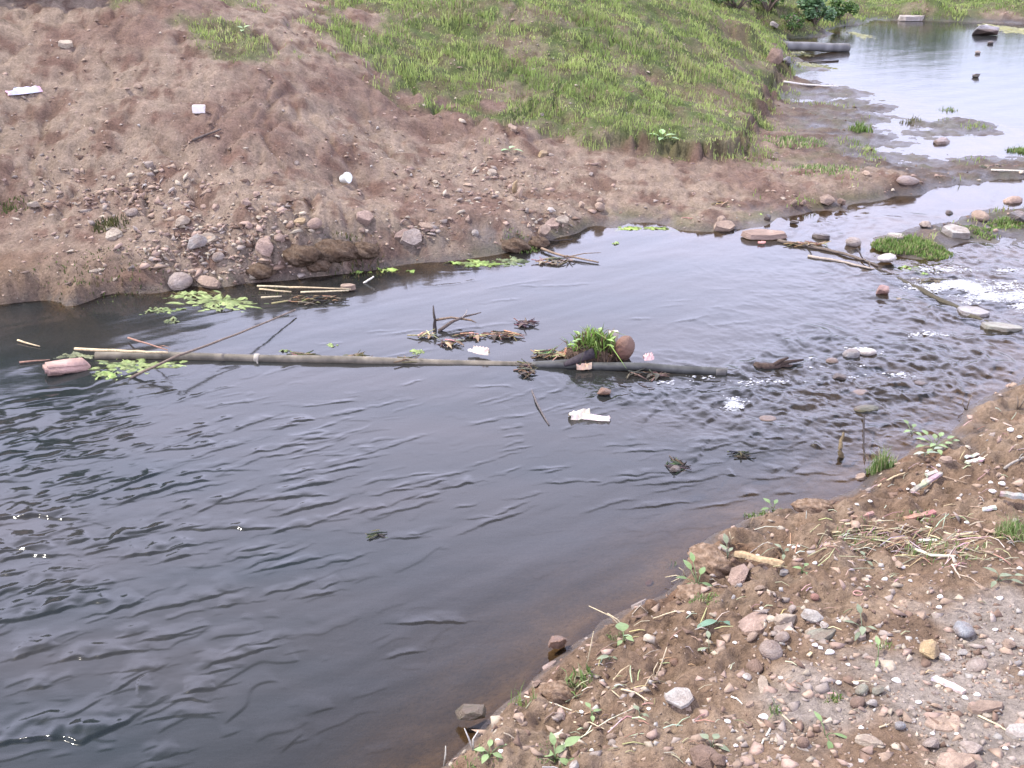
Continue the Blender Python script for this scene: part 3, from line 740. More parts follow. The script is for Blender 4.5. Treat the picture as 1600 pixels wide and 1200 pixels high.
S(1220, 1000, 28, 'round', 'pinkgrey', 'rounded stone leaning behind the largest stone of the pile', .8, .6, 0)
S(1226, 985, 40, 'slab', 'pinkgrey', 'flat pinkish grey slab in the heart of the stone pile', .7, .25, .2)
S(1178, 1044, 36, 'round', 'brown', 'low brown earth covered stone below the stone pile', .8, .4, 0, .35)
S(1192, 1070, 66, 'shard', 'cream', 'long pale knife shaped shard lying below the stone pile', .55, .16, .85, .3)
S(1063, 1090, 42, 'slab', 'palegrey', 'grey beige triangular stone set alone in bare soil', 1.0, .14, .5, .35)
S(1167, 1060, 15, 'round', 'white', 'round white pebble beside the long pale shard', .9, .7, 0)
S(1283, 996, 60, 'slab', 'greengrey', 'flat olive brown slab lying across the near side of the stone pile', .5, .18, -.15, .3)
S(1174, 998, 24, 'round', 'tan', 'tan stone beside the flat pink slab, low in the soil', .8, .5, 0)
S(1452, 1021, 42, 'angular', 'ochre', 'yellow ochre stone with a flat sloping top on the gravel', .85, .5, .2)
S(1505, 989, 38, 'round', 'bluegrey', 'blue grey smooth cobble on the gravel patch', .8, .6, .2)
S(1474, 1029, 20, 'shard', 'white', 'small white shard beside the ochre stone', 1.2, .5, 1.1)
S(1503, 1022, 20, 'angular', 'palegrey', 'pale grey chip between the ochre stone and the gravel', .8, .4, 0)
S(1405, 1138, 21, 'round', 'bluegrey', 'smooth oval grey pebble alone on brown soil', .8, .6, 0, .1)
S(1356, 1160, 44, 'shard', 'cream', 'cream shard tapering towards the bottom near the oval grey pebble', 1.0, .3, -1.15, .2)
S(1474, 1128, 56, 'slab', 'tan', 'broad flat beige stone half buried in the trodden soil', .9, .10, .1, .45)
S(1454, 1168, 32, 'angular', 'pinkgrey', 'pinkish grey angular stone below the broad flat beige stone', .8, .5, .1)
S(1516, 1172, 32, 'angular', 'pinkgrey', 'brownish grey upright stone beside the pinkish grey angular one', 1.3, .5, .3)
S(1492, 1196, 54, 'slab', 'tan', 'tan slab cut off by the lower edge of the picture', .8, .25, 0, .3)
S(1345, 1082, 26, 'round', 'greengrey', 'greenish grey stone behind a small heap of broken gravel', .8, .6, 0)
S(1372, 1083, 22, 'angular', 'greengrey', 'pale green stained stone touching the greenish grey one', .8, .6, .1)
S(1338, 1102, 28, 'round', 'brown', 'brown rounded stone in the small heap of broken gravel', .9, .6, 0)
S(1362, 1103, 20, 'angular', 'palegrey', 'whitish squarish chip in the small heap of broken gravel', .8, .6, 0)
S(1405, 1116, 16, 'angular', 'pink', 'small square pink chip by the heap of broken gravel', .8, .6, 0)
S(1592, 1146, 44, 'slab', 'palegrey', 'beige slab at the end of the long dry reed', .8, .2, .2, .3)
S(1540, 1106, 52, 'slab', 'tan', 'long low beige stone beside the dry reed', .5, .16, -.4, .4)
S(1524, 1042, 40, 'round', 'pinkgrey', 'low dusty pink stone in the middle of the gravel patch', .8, .35, 0, .35)
S(1575, 1010, 26, 'angular', 'tan', 'tan stone at the edge of the pale trodden patch', .8, .5, 0)
S(1253, 1165, 22, 'round', 'brown', 'round brown clod among crumbly earth', .9, .8, 0)
S(1098, 1188, 56, 'angular', 'brown', 'big brown clod of earth by the small four leaved weed', .8, .5, 0, .3)
S(1122, 1192, 30, 'angular', 'brown', 'lesser brown clod beside the big clod', .8, .7, .5, .3)
S(1273, 935, 15, 'round', 'red', 'small reddish round stone alone on smooth soil', .9, .7, 0)
S(1482, 845, 40, 'round', 'pink', 'low dull pink stone among the dry straw', .8, .4, 0, .4)
S(1405, 885, 20, 'angular', 'tan', 'tan crust of earth beneath the dry straw', .7, .4, 0)
S(955, 1155, 17, 'round', 'tan', 'rounded buff pebble near the broad leaved seedlings', .9, .8, 0)
S(880, 1153, 14, 'round', 'brown', 'small brown pebble beside the broad leaved seedlings', .9, .7, 0)
S(1053, 1038, 20, 'angular', 'rust', 'rusty lump of earth above the grey beige triangular stone', .7, .6, 0)
# stones standing in the water by the near bank
S(738, 1124, 58, 'angular', 'moss', 'dark mossy block standing in the shallows off the near bank', .55, .55, .12, .22, True, 0.02, (-.25, .1), seed=4)
S(872, 1008, 34, 'shard', 'rust', 'brown wet stone tilted out of the water at the bank edge', 1.1, .7, .6, .18, True, 0.015, (-.2, -.25), seed=3)
S(858, 1042, 28, 'slab', 'pink', 'flat brown stone just awash beside the tilted wet stone', .9, .2, .3, .3, True)
S(1000, 946, 34, 'slab', 'pinkgrey', 'pale flat stone awash under the bank edge', .7, .25, .2, .35, True)
S(1015, 912, 18, 'round', 'red', 'small red stone in the shallows beyond the pale flat one', .8, .5, 0, .3, True)
S(1448, 662, 24, 'angular', 'tan', 'small tan stone at the water edge behind the bushy weed', .7, .5, 0, .2)
S(1344, 748, 24, 'slab', 'tan', 'flat straw coloured stone at the foot of the grass tuft', .7, .3, 0)
S(1478, 720, 20, 'slab', 'tan', 'flat tan leaf shaped stone beyond the grey driftwood', .7, .3, 0)
# far bank
S(179, 371, 28, 'shard', 'cream', 'cream stone tilted on edge low on the bare far bank', 1.3, .6, .7)
S(286, 352, 27, 'angular', 'cream', 'cream squarish stone on the bare far bank', .8, .6, .25)
S(309, 385, 36, 'angular', 'grey', 'grey split stone under a thin ledge on the far bank', .8, .5, .2)
S(325, 374, 26, 'slab', 'cream', 'thin cream slab capping the grey split stone', .7, .2, .15)
S(206, 336, 20, 'round', 'pinkgrey', 'rounded greyish stone beside a dark hollow on the far bank', .9, .7, 0)
S(492, 357, 24, 'round', 'pink', 'round pinkish stone casting a shadow at the lip of the little cliff', .9, .8, 0, .12)
S(469, 349, 20, 'slab', 'ochre', 'thin ochre stone just behind the round pinkish stone', .7, .4, .1)
S(569, 345, 28, 'slab', 'pink', 'flat pinkish stone above the little cliff', .8, .5, 0)
S(566, 363, 12, 'angular', 'tan', 'small square stone directly below the flat pinkish one', .8, .8, 0)
S(643, 376, 38, 'slab', 'pinkgrey', 'broad pinkish grey slab on the lip above the waterline', .8, .35, .1)
S(628, 368, 28, 'slab', 'pink', 'thin pink slab leaning on the broad slab', .5, .25, .3)
S(664, 356, 26, 'shard', 'tan', 'pointed tan stone above the broad slab', .9, .5, -.2)
S(415, 393, 32, 'angular', 'pink', 'tall pale pink stone in the stony foot of the bank', 1.2, .6, 1.2)
S(436, 375, 16, 'round', 'pink', 'small round pink stone above the tall pale pink one', .9, .8, 0)
S(285, 447, 44, 'round', 'pinkgrey', 'big pale rounded stone at the far waterline beside green scum', .9, .65, 0, .35)
S(325, 444, 46, 'shard', 'tan', 'long tan stone at the far waterline beside the big pale one', .8, .35, -.15, .3)
S(543, 452, 24, 'slab', 'tan', 'tan stone in the water at the end of the straw bundle', .7, .4, 0, .2, False, .01)
S(52, 324, 20, 'angular', 'cream', 'cream stone beside a shaded dent in the far bank', .8, .6, 0)
S(342, 406, 20, 'round', 'pinkgrey', 'greyish round stone in the stony foot of the bank', .9, .7, 0)
S(150, 424, 26, 'shard', 'cream', 'thin cream sliver lying on smooth soil above the waterline', .5, .2, .15)
S(385, 323, 18, 'angular', 'pink', 'angular pink stone at the lower edge of a bare hump', .8, .8, 0)
S(402, 308, 16, 'angular', 'pink', 'small pink stone up beside the bare hump', .8, .7, 0)
S(233, 262, 16, 'angular', 'pinkgrey', 'grey block in the gully of the far bank', .9, .8, 0)
S(103, 72, 20, 'slab', 'cream', 'pale flat stone high on the far bank', .7, .4, 0)
S(743, 368, 16, 'round', 'palegrey', 'pale stone with a dark side above the undercut edge', .8, .9, .6)
S(769, 272, 24, 'slab', 'cream', 'flat cream stone in the middle of the stony slope', .6, .3, 0)
S(804, 304, 13, 'angular', 'ochre', 'upright yellowish stone standing on the stony slope', .7, 2.2, 0, .15)
S(811, 312, 12, 'angular', 'tan', 'shorter upright stone beside the yellowish one', .7, 1.9, 0, .15)
S(938, 329, 20, 'round', 'tan', 'largest round tan stone near the far waterline', .9, .8, 0, .12)
S(937, 316, 12, 'round', 'tan', 'small tan stone just behind the largest round tan one', .9, .8, 0)
S(908, 325, 14, 'angular', 'tan', 'squarish tan stone left of the largest round tan stone', .9, .9, 0)
S(862, 352, 30, 'slab', 'pink', 'pinkish slab in the heap of flat stones at the far waterline', .6, .25, .2)
S(850, 362, 28, 'slab', 'tan', 'tan slab lowest in the heap of flat stones', .6, .25, .1)
S(878, 345, 24, 'slab', 'cream', 'cream slab topmost in the heap of flat stones', .6, .25, -.1)
S(861, 331, 16, 'angular', 'white', 'small whitish chip behind the heap of flat stones', .6, .5, 0)
S(848, 244, 30, 'slab', 'ochre', 'long ochre slab at the foot of the grassy mound', .4, .3, -.15)
# stones between the channel and the still pool
S(1190, 370, 66, 'slab', 'pink', 'large flat reddish slab at the head of the pool', .6, .15, -.05, .2, False, .006)
S(1131, 358, 36, 'slab', 'tan', 'flat tan slab at the tip of the far bank', .6, .3, 0, .2)
S(1127, 346, 18, 'angular', 'tan', 'small tan stone on top of the muddy tip of the bank', .7, .6, 0)
S(1199, 346, 13, 'angular', 'dark', 'dark upright pebble standing in the channel', .8, 1.1, 0, .2, True, 0)
S(1241, 351, 18, 'angular', 'dark', 'low dark pebble in the middle of the channel', .7, .5, -.5, .25, True, 0)
S(1284, 372, 28, 'shard', 'dark', 'dark wedge in the channel above the sunken branch', .9, .5, -.35, .25, True, 0)
S(1333, 383, 30, 'round', 'pinkgrey', 'rounded greyish stone standing in the channel beside the grassy islet', .8, .6, 0, .25, True, 0)
S(1290, 319, 34, 'angular', 'tan', 'squared tan block at the muddy shore of the channel', .6, .5, .1, .2)
S(1313, 322, 18, 'angular', 'brown', 'brown block touching the squared tan block', .8, .8, .3, .2)
S(1254, 322, 12, 'angular', 'pink', 'upright pinkish stone on the muddy shore', .7, 1.2, 0)
S(1240, 322, 12, 'angular', 'tan', 'upright buff stone beside the pinkish one on the muddy shore', .7, 1.2, 0)
S(1384, 409, 30, 'round', 'white', 'white and orange stone at the end of the grassy islet', .8, .55, 0, .15, False, .005)
S(1379, 460, 24, 'angular', 'red', 'dark red stone standing at the edge of the pool', .8, .8, .2, .25, True, 0)
S(1404, 470, 10, 'round', 'cream', 'little cream pebble by the dark red stone', .8, .6, 0, .2, False, 0)
S(1399, 377, 26, 'slab', 'palegrey', 'pale flat stone at the front of the grassy islet', .6, .45, -.25, .1)
S(1445, 357, 24, 'angular', 'pinkgrey', 'greyish stone behind the grass of the islet', .7, .6, .2)
S(1493, 369, 40, 'slab', 'palegrey', 'broad pale grey stone awash beyond the islet grass', .6, .35, -.3, .15)
S(1530, 341, 40, 'round', 'tan', 'low tan hump of stone on the weedy gravel bar', .7, .4, 0, .3)
S(1582, 322, 38, 'round', 'pink', 'rounded pinkish stone at the far end of the weedy gravel bar', .7, .5, 0, .2)
S(1482, 338, 16, 'angular', 'dark', 'dark pebble at the upstream side of the weedy gravel bar', .8, .7, 0, .2, True)
S(1590, 345, 30, 'angular', 'dark', 'dark wet boulder beside the bright weed of the gravel bar', .8, .6, .2, .3, True)
S(1520, 489, 46, 'slab', 'grey', 'grey slab awash below the white water', .8, .22, -.5, .48, True, .0)
S(1562, 514, 56, 'slab', 'greengrey', 'olive slab awash at the end of the sunken timber', .5, .22, -.35, .46, True, .0)
# broken water below the long pipe
S(1331, 558, 30, 'round', 'grey', 'grey stone parting the white water', .8, .7, 0, .3, True, 0)
S(1352, 553, 34, 'round', 'white', 'white stone with foam round it beside the grey one', .7, .4, 0, .3, True, 0)
S(1300, 566, 24, 'round', 'brown', 'brown stone in the broken water near the dark log', .8, .5, 0, .35, True, 0)
S(1342, 616, 34, 'round', 'brown', 'flat brown stone awash in the broken water', .7, .35, .1, .4, True, 0)
S(1352, 640, 44, 'round', 'moss', 'broad dark mossy stone awash nearest the near bank', .6, .3, .1, .45, True, 0)
S(1312, 592, 26, 'angular', 'dark', 'black stone between the grey and the flat brown stones', .8, .5, 0, .35, True, 0)
S(1395, 585, 30, 'round', 'dark', 'black stone farther out in the broken water', .7, .4, 0, .4, True, 0)
S(1440, 600, 26, 'round', 'dark', 'black stone in the shallows short of the near bank', .7, .4, .3, .4, True, 0)
S(945, 617, 26, 'angular', 'rust', 'rusty wet stone in front of the dark pipe', .8, .6, .2, .25, True, 0)
S(1200, 655, 30, 'round', 'brown', 'brown stone awash below the gap in the pipe', .7, .3, 0, .45, True, 0)
S(1055, 735, 22, 'angular', 'dark', 'dark lump awash amid smooth grey water', .8, .5, .2, .35, True, 0)
# in the pond
S(1422, 32, 40, 'slab', 'palegrey', 'pale flat topped block standing in the far pond', .7, .2, 0, .15, False, 0)
S(1541, 55, 44, 'angular', 'dark', 'dark low rock in the pond before the yellow mat', .6, .4, 0, .25, True, 0)
S(1541, 45, 8, 'round', 'white', 'tiny white thing lying on the dark low pond rock', .8, .8, 0, 0, False, .1)
S(1548, 69, 10, 'round', 'dark', 'small dark pebble in front of the dark pond rock', .8, .6, 0, .2, True, 0)
S(1527, 84, 9, 'round', 'pinkgrey', 'pale pebble alone in the open pond', .8, .6, 0, .2, False, 0)
S(1525, 121, 14, 'angular', 'dark', 'dark fleck of rock in open pond water', .8, .5, 0, .2, True, 0)
S(1208, 100, 34, 'angular', 'brown', 'brown earth lump hanging at the tail of the grassy mound', .8, .8, 0, .2)
S(1228, 100, 22, 'angular', 'dark', 'dark wet lump at the pond corner by the mound', .8, .6, .3, .25, True)
S(1470, 226, 34, 'angular', 'brown', 'dark brown mud lump at the pond outlet', .7, .4, .2, .35, True)
S(1420, 283, 44, 'round', 'brown', 'mound of dark mud along the channel shore', .5, .24, 0, .4, True)
S(1208, 45, 18, 'angular', 'palegrey', 'pale block behind the concrete pipe', .8, .7, 0)
S(1240, 38, 22, 'angular', 'pinkgrey', 'pinkish rubble under the big leaved bush', .8, .7, .3)
S(1275, 27, 16, 'angular', 'palegrey', 'pale rubble beside the big leaved bush', .8, .8, 0)

# ------------------------------------------------------------------ many lesser stones, up to three hundred one by one
def scatter_px(n, test, rg, z_land=True):
    out = []
    while len(out) < n:
        k = 4 * n
        px = rg.uniform(-20, 1620, k); py = rg.uniform(5, 1205, k)
        keep = test(px, py, rg.uniform(0, 1, k))
        out += list(zip(px[keep], py[keep]))
    return np.array(out[:n])

def gauss_px(px, py, L):
    v = np.zeros(len(px))
    for (cx, cy, rx, ry, a) in L: v = np.maximum(v, a * np.exp(-((px - cx) / rx) ** 2 - ((py - cy) / ry) ** 2))
    return v

FAR_DENS = [(330, 380, 110, 70, 1), (200, 300, 150, 60, .8), (760, 280, 160, 60, 1), (860, 345, 60, 30, 1), (640, 370, 60, 25, .8), (600, 230, 130, 50, .6), (120, 220, 130, 80, .35), (430, 330, 60, 40, .9), (1250, 310, 80, 20, .6), (1450, 285, 100, 15, .6), (1540, 340, 90, 25, .8), (1100, 350, 60, 15, .6)]
NEAR_DENS = [(1540, 1030, 70, 55, 1.0), (1360, 1100, 60, 40, .9), (1230, 1000, 60, 40, .9), (1390, 1000, 80, 20, .8), (1480, 1130, 120, 60, .5), (1200, 1160, 120, 30, .6), (1000, 1130, 160, 60, .25), (1130, 900, 40, 40, .5), (1350, 900, 200, 60, .2), (1480, 760, 100, 50, .15), (1330, 1010, 60, 30, .7)]
rg = np.random.default_rng(3)
far_pts = scatter_px(84, lambda a, b, u: (u < gauss_px(a, b, FAR_DENS)), rg)
near_pts = scatter_px(50, lambda a, b, u: (u < gauss_px(a, b, NEAR_DENS)), rg)
FAR_COLS = ['pink', 'tan', 'pinkgrey', 'pink', 'cream', 'tan', 'pink', 'cream']
NEAR_COLS = ['pinkgrey', 'palegrey', 'tan', 'pinkgrey', 'palegrey', 'brown', 'grey', 'cream', 'pink', 'tan']
FAR_ZONES = ['in the stony foot of the far bank', 'below the dark hollow of the far bank', 'on the stony slope under the grassy mound', 'by the heap of flat stones', 'near the broad slab on the lip', 'on the bare middle of the far slope', 'high on the bare far slope', 'near the little cliff', 'on the mud along the channel', 'on the mud bar by the pond', 'on the weedy gravel bar', 'on the muddy tip of the far bank']
NEAR_ZONES = ['on the gravel patch', 'in the small heap of broken gravel', 'around the stone pile', 'on the soil beyond the ochre stone', 'about the broad flat beige stone', 'among the crumbly clods', 'among the seedlings of the near bank', 'near the split yellow stick', 'near the dry straw', 'near the grey driftwood', 'between the stone pile and the gravel patch']
SHAPE = dict(angular='angular', slab='flat', round='rounded', shard='pointed')
CNAME = dict(pink='pinkish', tan='tan', pinkgrey='pinkish grey', cream='cream', brown='brown', red='reddish', grey='grey', palegrey='pale grey', bluegrey='bluish grey', greengrey='olive grey')
SEEN = set()
def zone(a, b, L): return int(np.argmin([((a - c[0]) / c[2]) ** 2 + ((b - c[1]) / c[3]) ** 2 for c in L]))
def lesser(pts, dens, zones, cols, kinds, wmin, wvar, zmin, group, rg):
    for k, (a, b) in enumerate(pts):
        w = wmin + wvar * rg.random() ** 2.0
        if ground_at(a, b)[2][0] < zmin: continue
        kind, c = kinds[k % 5], cols[rg.integers(len(cols))]
        size = 'small' if w < wmin + .45 * wvar else 'middling'; zn = zones[zone(a, b, dens)]
        for tr in range(60):
            if (kind, c, zn, size) not in SEEN: break
            kind, c = kinds[rg.integers(5)], cols[rg.integers(len(cols))]
        SEEN.add((kind, c, zn, size))
        stone(a, b, w, kind, c, '%s %s %s stone %s' % (size, SHAPE[kind], CNAME[c], zones[zone(a, b, dens)]), rg.uniform(.6, .9), rg.uniform(.3, .65), rg.uniform(-3, 3), .5, group=group)
lesser(far_pts, FAR_DENS, FAR_ZONES, FAR_COLS, ['angular', 'slab', 'angular', 'round', 'shard'], 8, 8, .012, 'small stones strewn over the far bank', rg)
lesser(near_pts, NEAR_DENS, NEAR_ZONES, NEAR_COLS, ['angular', 'angular', 'slab', 'slab', 'shard'], 10, 13, .02, 'small gravel stones on the near bank', rg)

# finer grit as one mass
def grit(name, n, dens, smin, smax, rg, pal):
    P = scatter_px(n, lambda a, b, u: u < np.maximum(gauss_px(a, b, dens[0]), dens[1]), rg)
    x, y, t = cast(P[:, 0], P[:, 1], base_height); 
    z = height(x, y); ok = z > .012
    x, y, z, t = x[ok], y[ok], z[ok], t[ok]; n = len(x)
    base = []
    for k in range(5):
        me = ROCKS['angular'][k] if k < 3 else ROCKS['slab'][k]
        bm = bmesh.new(); 
        for _ in range(9): bm.verts.new((rg.normal(0, .3), rg.normal(0, .3), rg.normal(0, .22)))
        bmesh.ops.convex_hull(bm, input=bm.verts[:]); bmesh.ops.triangulate(bm, faces=bm.faces[:])
        lv = [v for v in bm.verts if not v.link_faces]
        for v in lv: bm.verts.remove(v)
        bm.verts.index_update()
        base.append((np.array([v.co[:] for v in bm.verts]), np.array([[v.index for v in f.verts] for f in bm.faces]))); bm.free()
    V, F, C, off = [], [], [], 0
    for i in range(n):
        bv, bf = base[rg.integers(5)]
        s = (smin + (smax - smin) * rg.random() ** 3); a = rg.uniform(0, 6.28); ca, sa = math.cos(a), math.sin(a)
        v = bv * s; v = np.stack([v[:, 0] * ca - v[:, 1] * sa + x[i], v[:, 0] * sa + v[:, 1] * ca + y[i], v[:, 2] * .8 + z[i] + s * .08], 1)
        V.append(v); F.append(bf + off); off += len(v)
        c = np.array(PAL[pal[rg.integers(len(pal))]]) * rg.uniform(.58, .86); C.append(np.tile(c, (len(v), 1)))
    me = mesh_from(name, np.concatenate(V), np.concatenate(F), M_CLOD_GRIT, np.concatenate(C))
    tag(link(name, me), kind='stuff')
M_CLOD_GRIT = vcol_material('grit', .9, .15, 0, 90, .2)
grit('gravel', 1700, (NEAR_DENS, .025), .008, .034, np.random.default_rng(5), ['pinkgrey', 'tan', 'tan', 'brown', 'brown', 'palegrey', 'cream', 'pinkgrey'])
grit('gravel', 900, ([(330, 388, 95, 45, 1), (210, 310, 120, 45, .6), (420, 380, 50, 40, .8), (650, 365, 60, 20, .6), (770, 290, 110, 40, .5)], .0), .03, .10, np.random.default_rng(16), ['pink', 'tan', 'cream', 'pinkgrey', 'pink', 'brown'])
grit('gravel', 9000, (FAR_DENS, .20), .014, .060, np.random.default_rng(6), ['pink', 'tan', 'tan', 'brown', 'cream', 'pinkgrey', 'pink', 'brown'])

# ------------------------------------------------------------------ helpers for things laid on the ground
def gp(px, py, lift=0.0):
    """point on ground or water surface seen at a pixel"""
    x, y, z, t = ground_at(px, py)
    x, y, z = float(x[0]), float(y[0]), float(z[0])
    if z < 0:
        x, y = at_z(px, py, 0.0); return Vector((float(x), float(y), lift))
    return Vector((x, y, z + lift))
def wp(px, py, z=0.0):
    x, y = at_z(px, py, z); return Vector((float(x), float(y), z))
def scale_at(p): return (Vector((0, 0, CAM_Z)) - Vector(p)).length / FPX      # metres per pixel
def lerp_path(P, n, jit=0, rg=random):
    P = [Vector(p) for p in P]; out = []
    for i in range(len(P) - 1):
        for k in range(n): out.append(P[i].lerp(P[i + 1], k / n) + Vector((rg.uniform(-jit, jit), rg.uniform(-jit, jit), rg.uniform(-jit, jit) * .6)))
    out.append(P[-1]); return out

BARK = (.20, .145, .10); TANW = (.46, .36, .22); GREYW = (.26, .235, .20); STRAW = (.50, .42, .27); DARKW = (.040, .032, .028); REDW = (.27, .155, .11); WHITEW = (.60, .56, .48); GREEN = (.13, .22, .055); LIME = (.235, .31, .105)

def stick(pix, rpx, col, label, name='stick', cat='stick', taper=.6, lift=.5, mat=None, group=None, zs=None, twigs=0):
    """a stick through pixels; rpx = radius in pixels; zs gives explicit heights (else lies on the ground)"""
    P = []
    for i, (a, b) in enumerate(pix):
        P.append(wp(a, b, zs[i]) if zs else gp(a, b))
    r = rpx * scale_at(P[0])
    if not zs: P = [p + Vector((0, 0, r * (1 + lift))) for p in P]
    pts = lerp_path(P, 4, r * .35)
    n = len(pts)
    mb = MB()
    mb.tube(pts, [r * (1 - (1 - taper) * i / (n - 1)) for i in range(n)], 6, col)
    o0 = pts[0].copy()
    for t in range(twigs):
        i = random.randrange(n // 3, n - 1); d = (pts[i + 1] - pts[i]).normalized(); s = random.choice((-1, 1))
        e = pts[i] + d * random.uniform(.06, .16) + Vector((s * random.uniform(.03, .1), s * .02, random.uniform(0, .06)))
        mb.tube([pts[i], pts[i].lerp(e, .5) + Vector((0, 0, .01)), e], [r * .5, r * .4, r * .2], 5, col)
    mb.V = [tuple(Vector(v) - o0) for v in mb.V]
    o = mb.obj(name, mat or M_WOOD, None, True, o0)
    tag(o, label, cat, group); return o

# ------------------------------------------------------------------ the pipes
def pipe(name, a, b, za, zb, r, col, label, mat, collars=(), sag=0.0, end_open=True, seg=18):
    A, B = wp(*a, za), wp(*b, zb); L = B - A; n = 26
    root = empty(name, A)
    mb = MB(); pts = []
    for i in range(n + 1):
        t = i / n; pts.append(L * t + Vector((0, 0, -sag * 4 * t * (1 - t))) + Vector((0, .006 * math.sin(t * 9), .004 * math.sin(t * 14))))
    cols = []
    mb.tube(pts, r, seg, col, cap=False)
    C = []
    for i in range(n + 1):
        m = .72 + .5 * random.random() * .5 + .12 * math.sin(i * 1.7)
        C += [tuple(q * m for q in col)] * seg
    mb.C = C
    # wall thickness at the open ends
    for i, j in ((0, 1), (n, n - 1)):
        d = (pts[j] - pts[i]).normalized() * .25
        mb.tube([pts[i], pts[i] + d], [r * .86, r * .84], seg, tuple(.3 * q for q in col), cap=False)
        k = len(mb.V); ring_o = [i * seg + q for q in range(seg)]; ring_i = [k - 2 * seg + q for q in range(seg)]
        for q in range(seg): mb.F.append((ring_o[q], ring_o[(q + 1) % seg], ring_i[(q + 1) % seg], ring_i[q]))
    o = mb.obj('barrel', mat, root, True); 
    for (t, w, nm, cc, rr) in collars:
        p = L * t + Vector((0, 0, -sag * 4 * t * (1 - t))); d = L.normalized() * w * .5
        cb = MB(); cb.tube([p - d, p - d * .8, p + d * .8, p + d], [r * 1.02, r * rr, r * rr, r * 1.02], seg, cc); cb.obj(nm, mat, root, True)
    tag(root, label, 'pipe'); return root, A, B

PIPE_A, pA, pB = pipe('water_pipe', (150, 556), (846, 574), .010, -.019, .027, (.135, .115, .085), 'long weathered grey brown pipe lying across the stream', M_PIPE,
                      ((.365, .03, 'wire_tie', (.28, .25, .20), 1.10), (.62, .06, 'coupling', (.17, .16, .14), 1.09)), -.012)
PIPE_B, pC, pD = pipe('water_pipe', (826, 572), (1136, 583), -.006, .012, .026, (.060, .060, .055), 'dark pipe carrying on past the weed clump towards the log', M_PIPE,
                      ((.97, .06, 'coupling', (.07, .065, .06), 1.10),), -.02)
pA2 = pipe('concrete_pipe', (1188, 70), (1325, 75), .20, .055, .078, (.17, .165, .16), 'thick grey outfall pipe jutting from the grassy mound over the pond', M_CONC, ((.10, .05, 'collar', (.19, .18, .175), 1.06),))
# loose end of the wire tie
mb = MB(); q = pA.lerp(pB, .365) - pA
mb.tube([q + Vector((.01, -.046, .02)), q + Vector((.015, -.062, -.01)), q + Vector((-.004, -.066, -.04))], .006, 5, (.30, .27, .22)); mb.obj('wire_end', M_PIPE, PIPE_A)

# ------------------------------------------------------------------ sticks, canes and branches
stick([(118, 545), (200, 549), (262, 551)], 2.3, TANW, 'thin tan cane resting on the near end of the long pipe', 'cane', 'cane', .7, zs=(.06, .11, .115))
stick([(205, 590), (275, 557), (370, 522), (462, 484)], 2.2, (.15, .115, .09), 'long thin dark pole slanting from the pipe to the far bank', 'pole', 'pole', .55, zs=(.0, .12, .10, .03))
stick([(28, 532), (62, 541)], 1.6, TANW, 'short straw coloured twig floating in dark water', 'twig', 'twig', .5, zs=(.01, .008))
stick([(30, 566), (78, 562)], 1.5, REDW, 'short reddish twig floating beside the pink brick', 'twig', 'twig', .5, zs=(.01, .008))
stick([(200, 528), (262, 547)], 1.4, REDW, 'crooked brown twig reaching over the pipe', 'twig', 'twig', .5, zs=(.02, .11), twigs=1)
for i, (p, c) in enumerate([([(402, 447), (470, 449), (548, 452)], STRAW), ([(452, 449), (540, 451)], TANW), ([(470, 457), (545, 454)], STRAW), ([(405, 452), (455, 456)], TANW), ([(408, 465), (440, 463)], STRAW), ([(425, 474), (450, 470)], (.3, .26, .12))]):
    stick(p, 1.5, c, ['longest pale stalk of the straw bundle at the far waterline', 'tan stalk lying on the longest stalk of the straw bundle', 'pale stalk nearest the tan stone of the straw bundle', 'short tan stalk at the root of the straw bundle', 'short pale stalk lying in front of the straw bundle', 'olive stalk afloat before the straw bundle'][i], 'straw_stalk', 'stalk', .7, zs=[.03 + .012 * (i % 3)] * len(p), mat=M_STRAW, group='straw stalks at the far waterline')
# sunken forked branch
mb = MB(); o0 = wp(682, 524, -.05)
def bp(a, b, z): return wp(a, b, z) - o0
mb.tube(lerp_path([bp(682, 526, -.04), bp(679, 508, .03), bp(678, 492, .10), bp(677, 478, .13)], 2, .006), [.015, .014, .012, .010, .008, .006, .004], 6, DARKW)
mb.tube(lerp_path([bp(684, 518, .0), bp(704, 503, .05), bp(728, 494, .07), bp(752, 488, .09)], 2, .006), [.012, .011, .010, .008, .007, .005, .003], 6, (.09, .07, .06))
mb.tube([bp(680, 500, .06), bp(705, 496, .06), bp(735, 500, .04), bp(744, 504, .03)], [.009, .008, .007, .003], 5, BARK)
mb.tube([bp(722, 497, .065), bp(728, 490, .09), bp(730, 484, .11)], [.006, .004, .002], 5, (.25, .22, .2))
tag(mb.obj('forked_branch', M_WOOD, None, True, o0), 'dark forked branch sticking out of the water behind the pipe', 'branch')
stick([(826, 600), (838, 628), (858, 664)], 1.6, (.10, .085, .08), 'thin dark rod trailing down from the weedy joint of the pipe', 'rod', 'rod', .7, zs=(-.01, .012, .004))
stick([(1180, 574), (1215, 572), (1252, 570)], 8, (.055, .038, .030), 'dark waterlogged log beyond the end of the pipe', 'log', 'log', .3, zs=(.0, .014, .004), twigs=2)
stick([(846, 388), (880, 400), (896, 402), (935, 410)], 2.0, BARK, 'brown branch afloat off the undercut edge', 'branch', 'branch', .6, zs=(.02, .02, .015, .01), twigs=3)
stick([(1215, 376), (1262, 384), (1318, 396), (1372, 416)], 3.0, (.12, .095, .075), 'long sunken branch along the upper rim of the pool', 'branch', 'branch', .6, zs=(.01, .012, .015, .005), twigs=3)
stick([(1262, 400), (1310, 408), (1366, 421)], 2.4, (.30, .25, .20), 'pale slender branch along the rim of the pool', 'branch', 'branch', .6, zs=(.006, .008, .006))
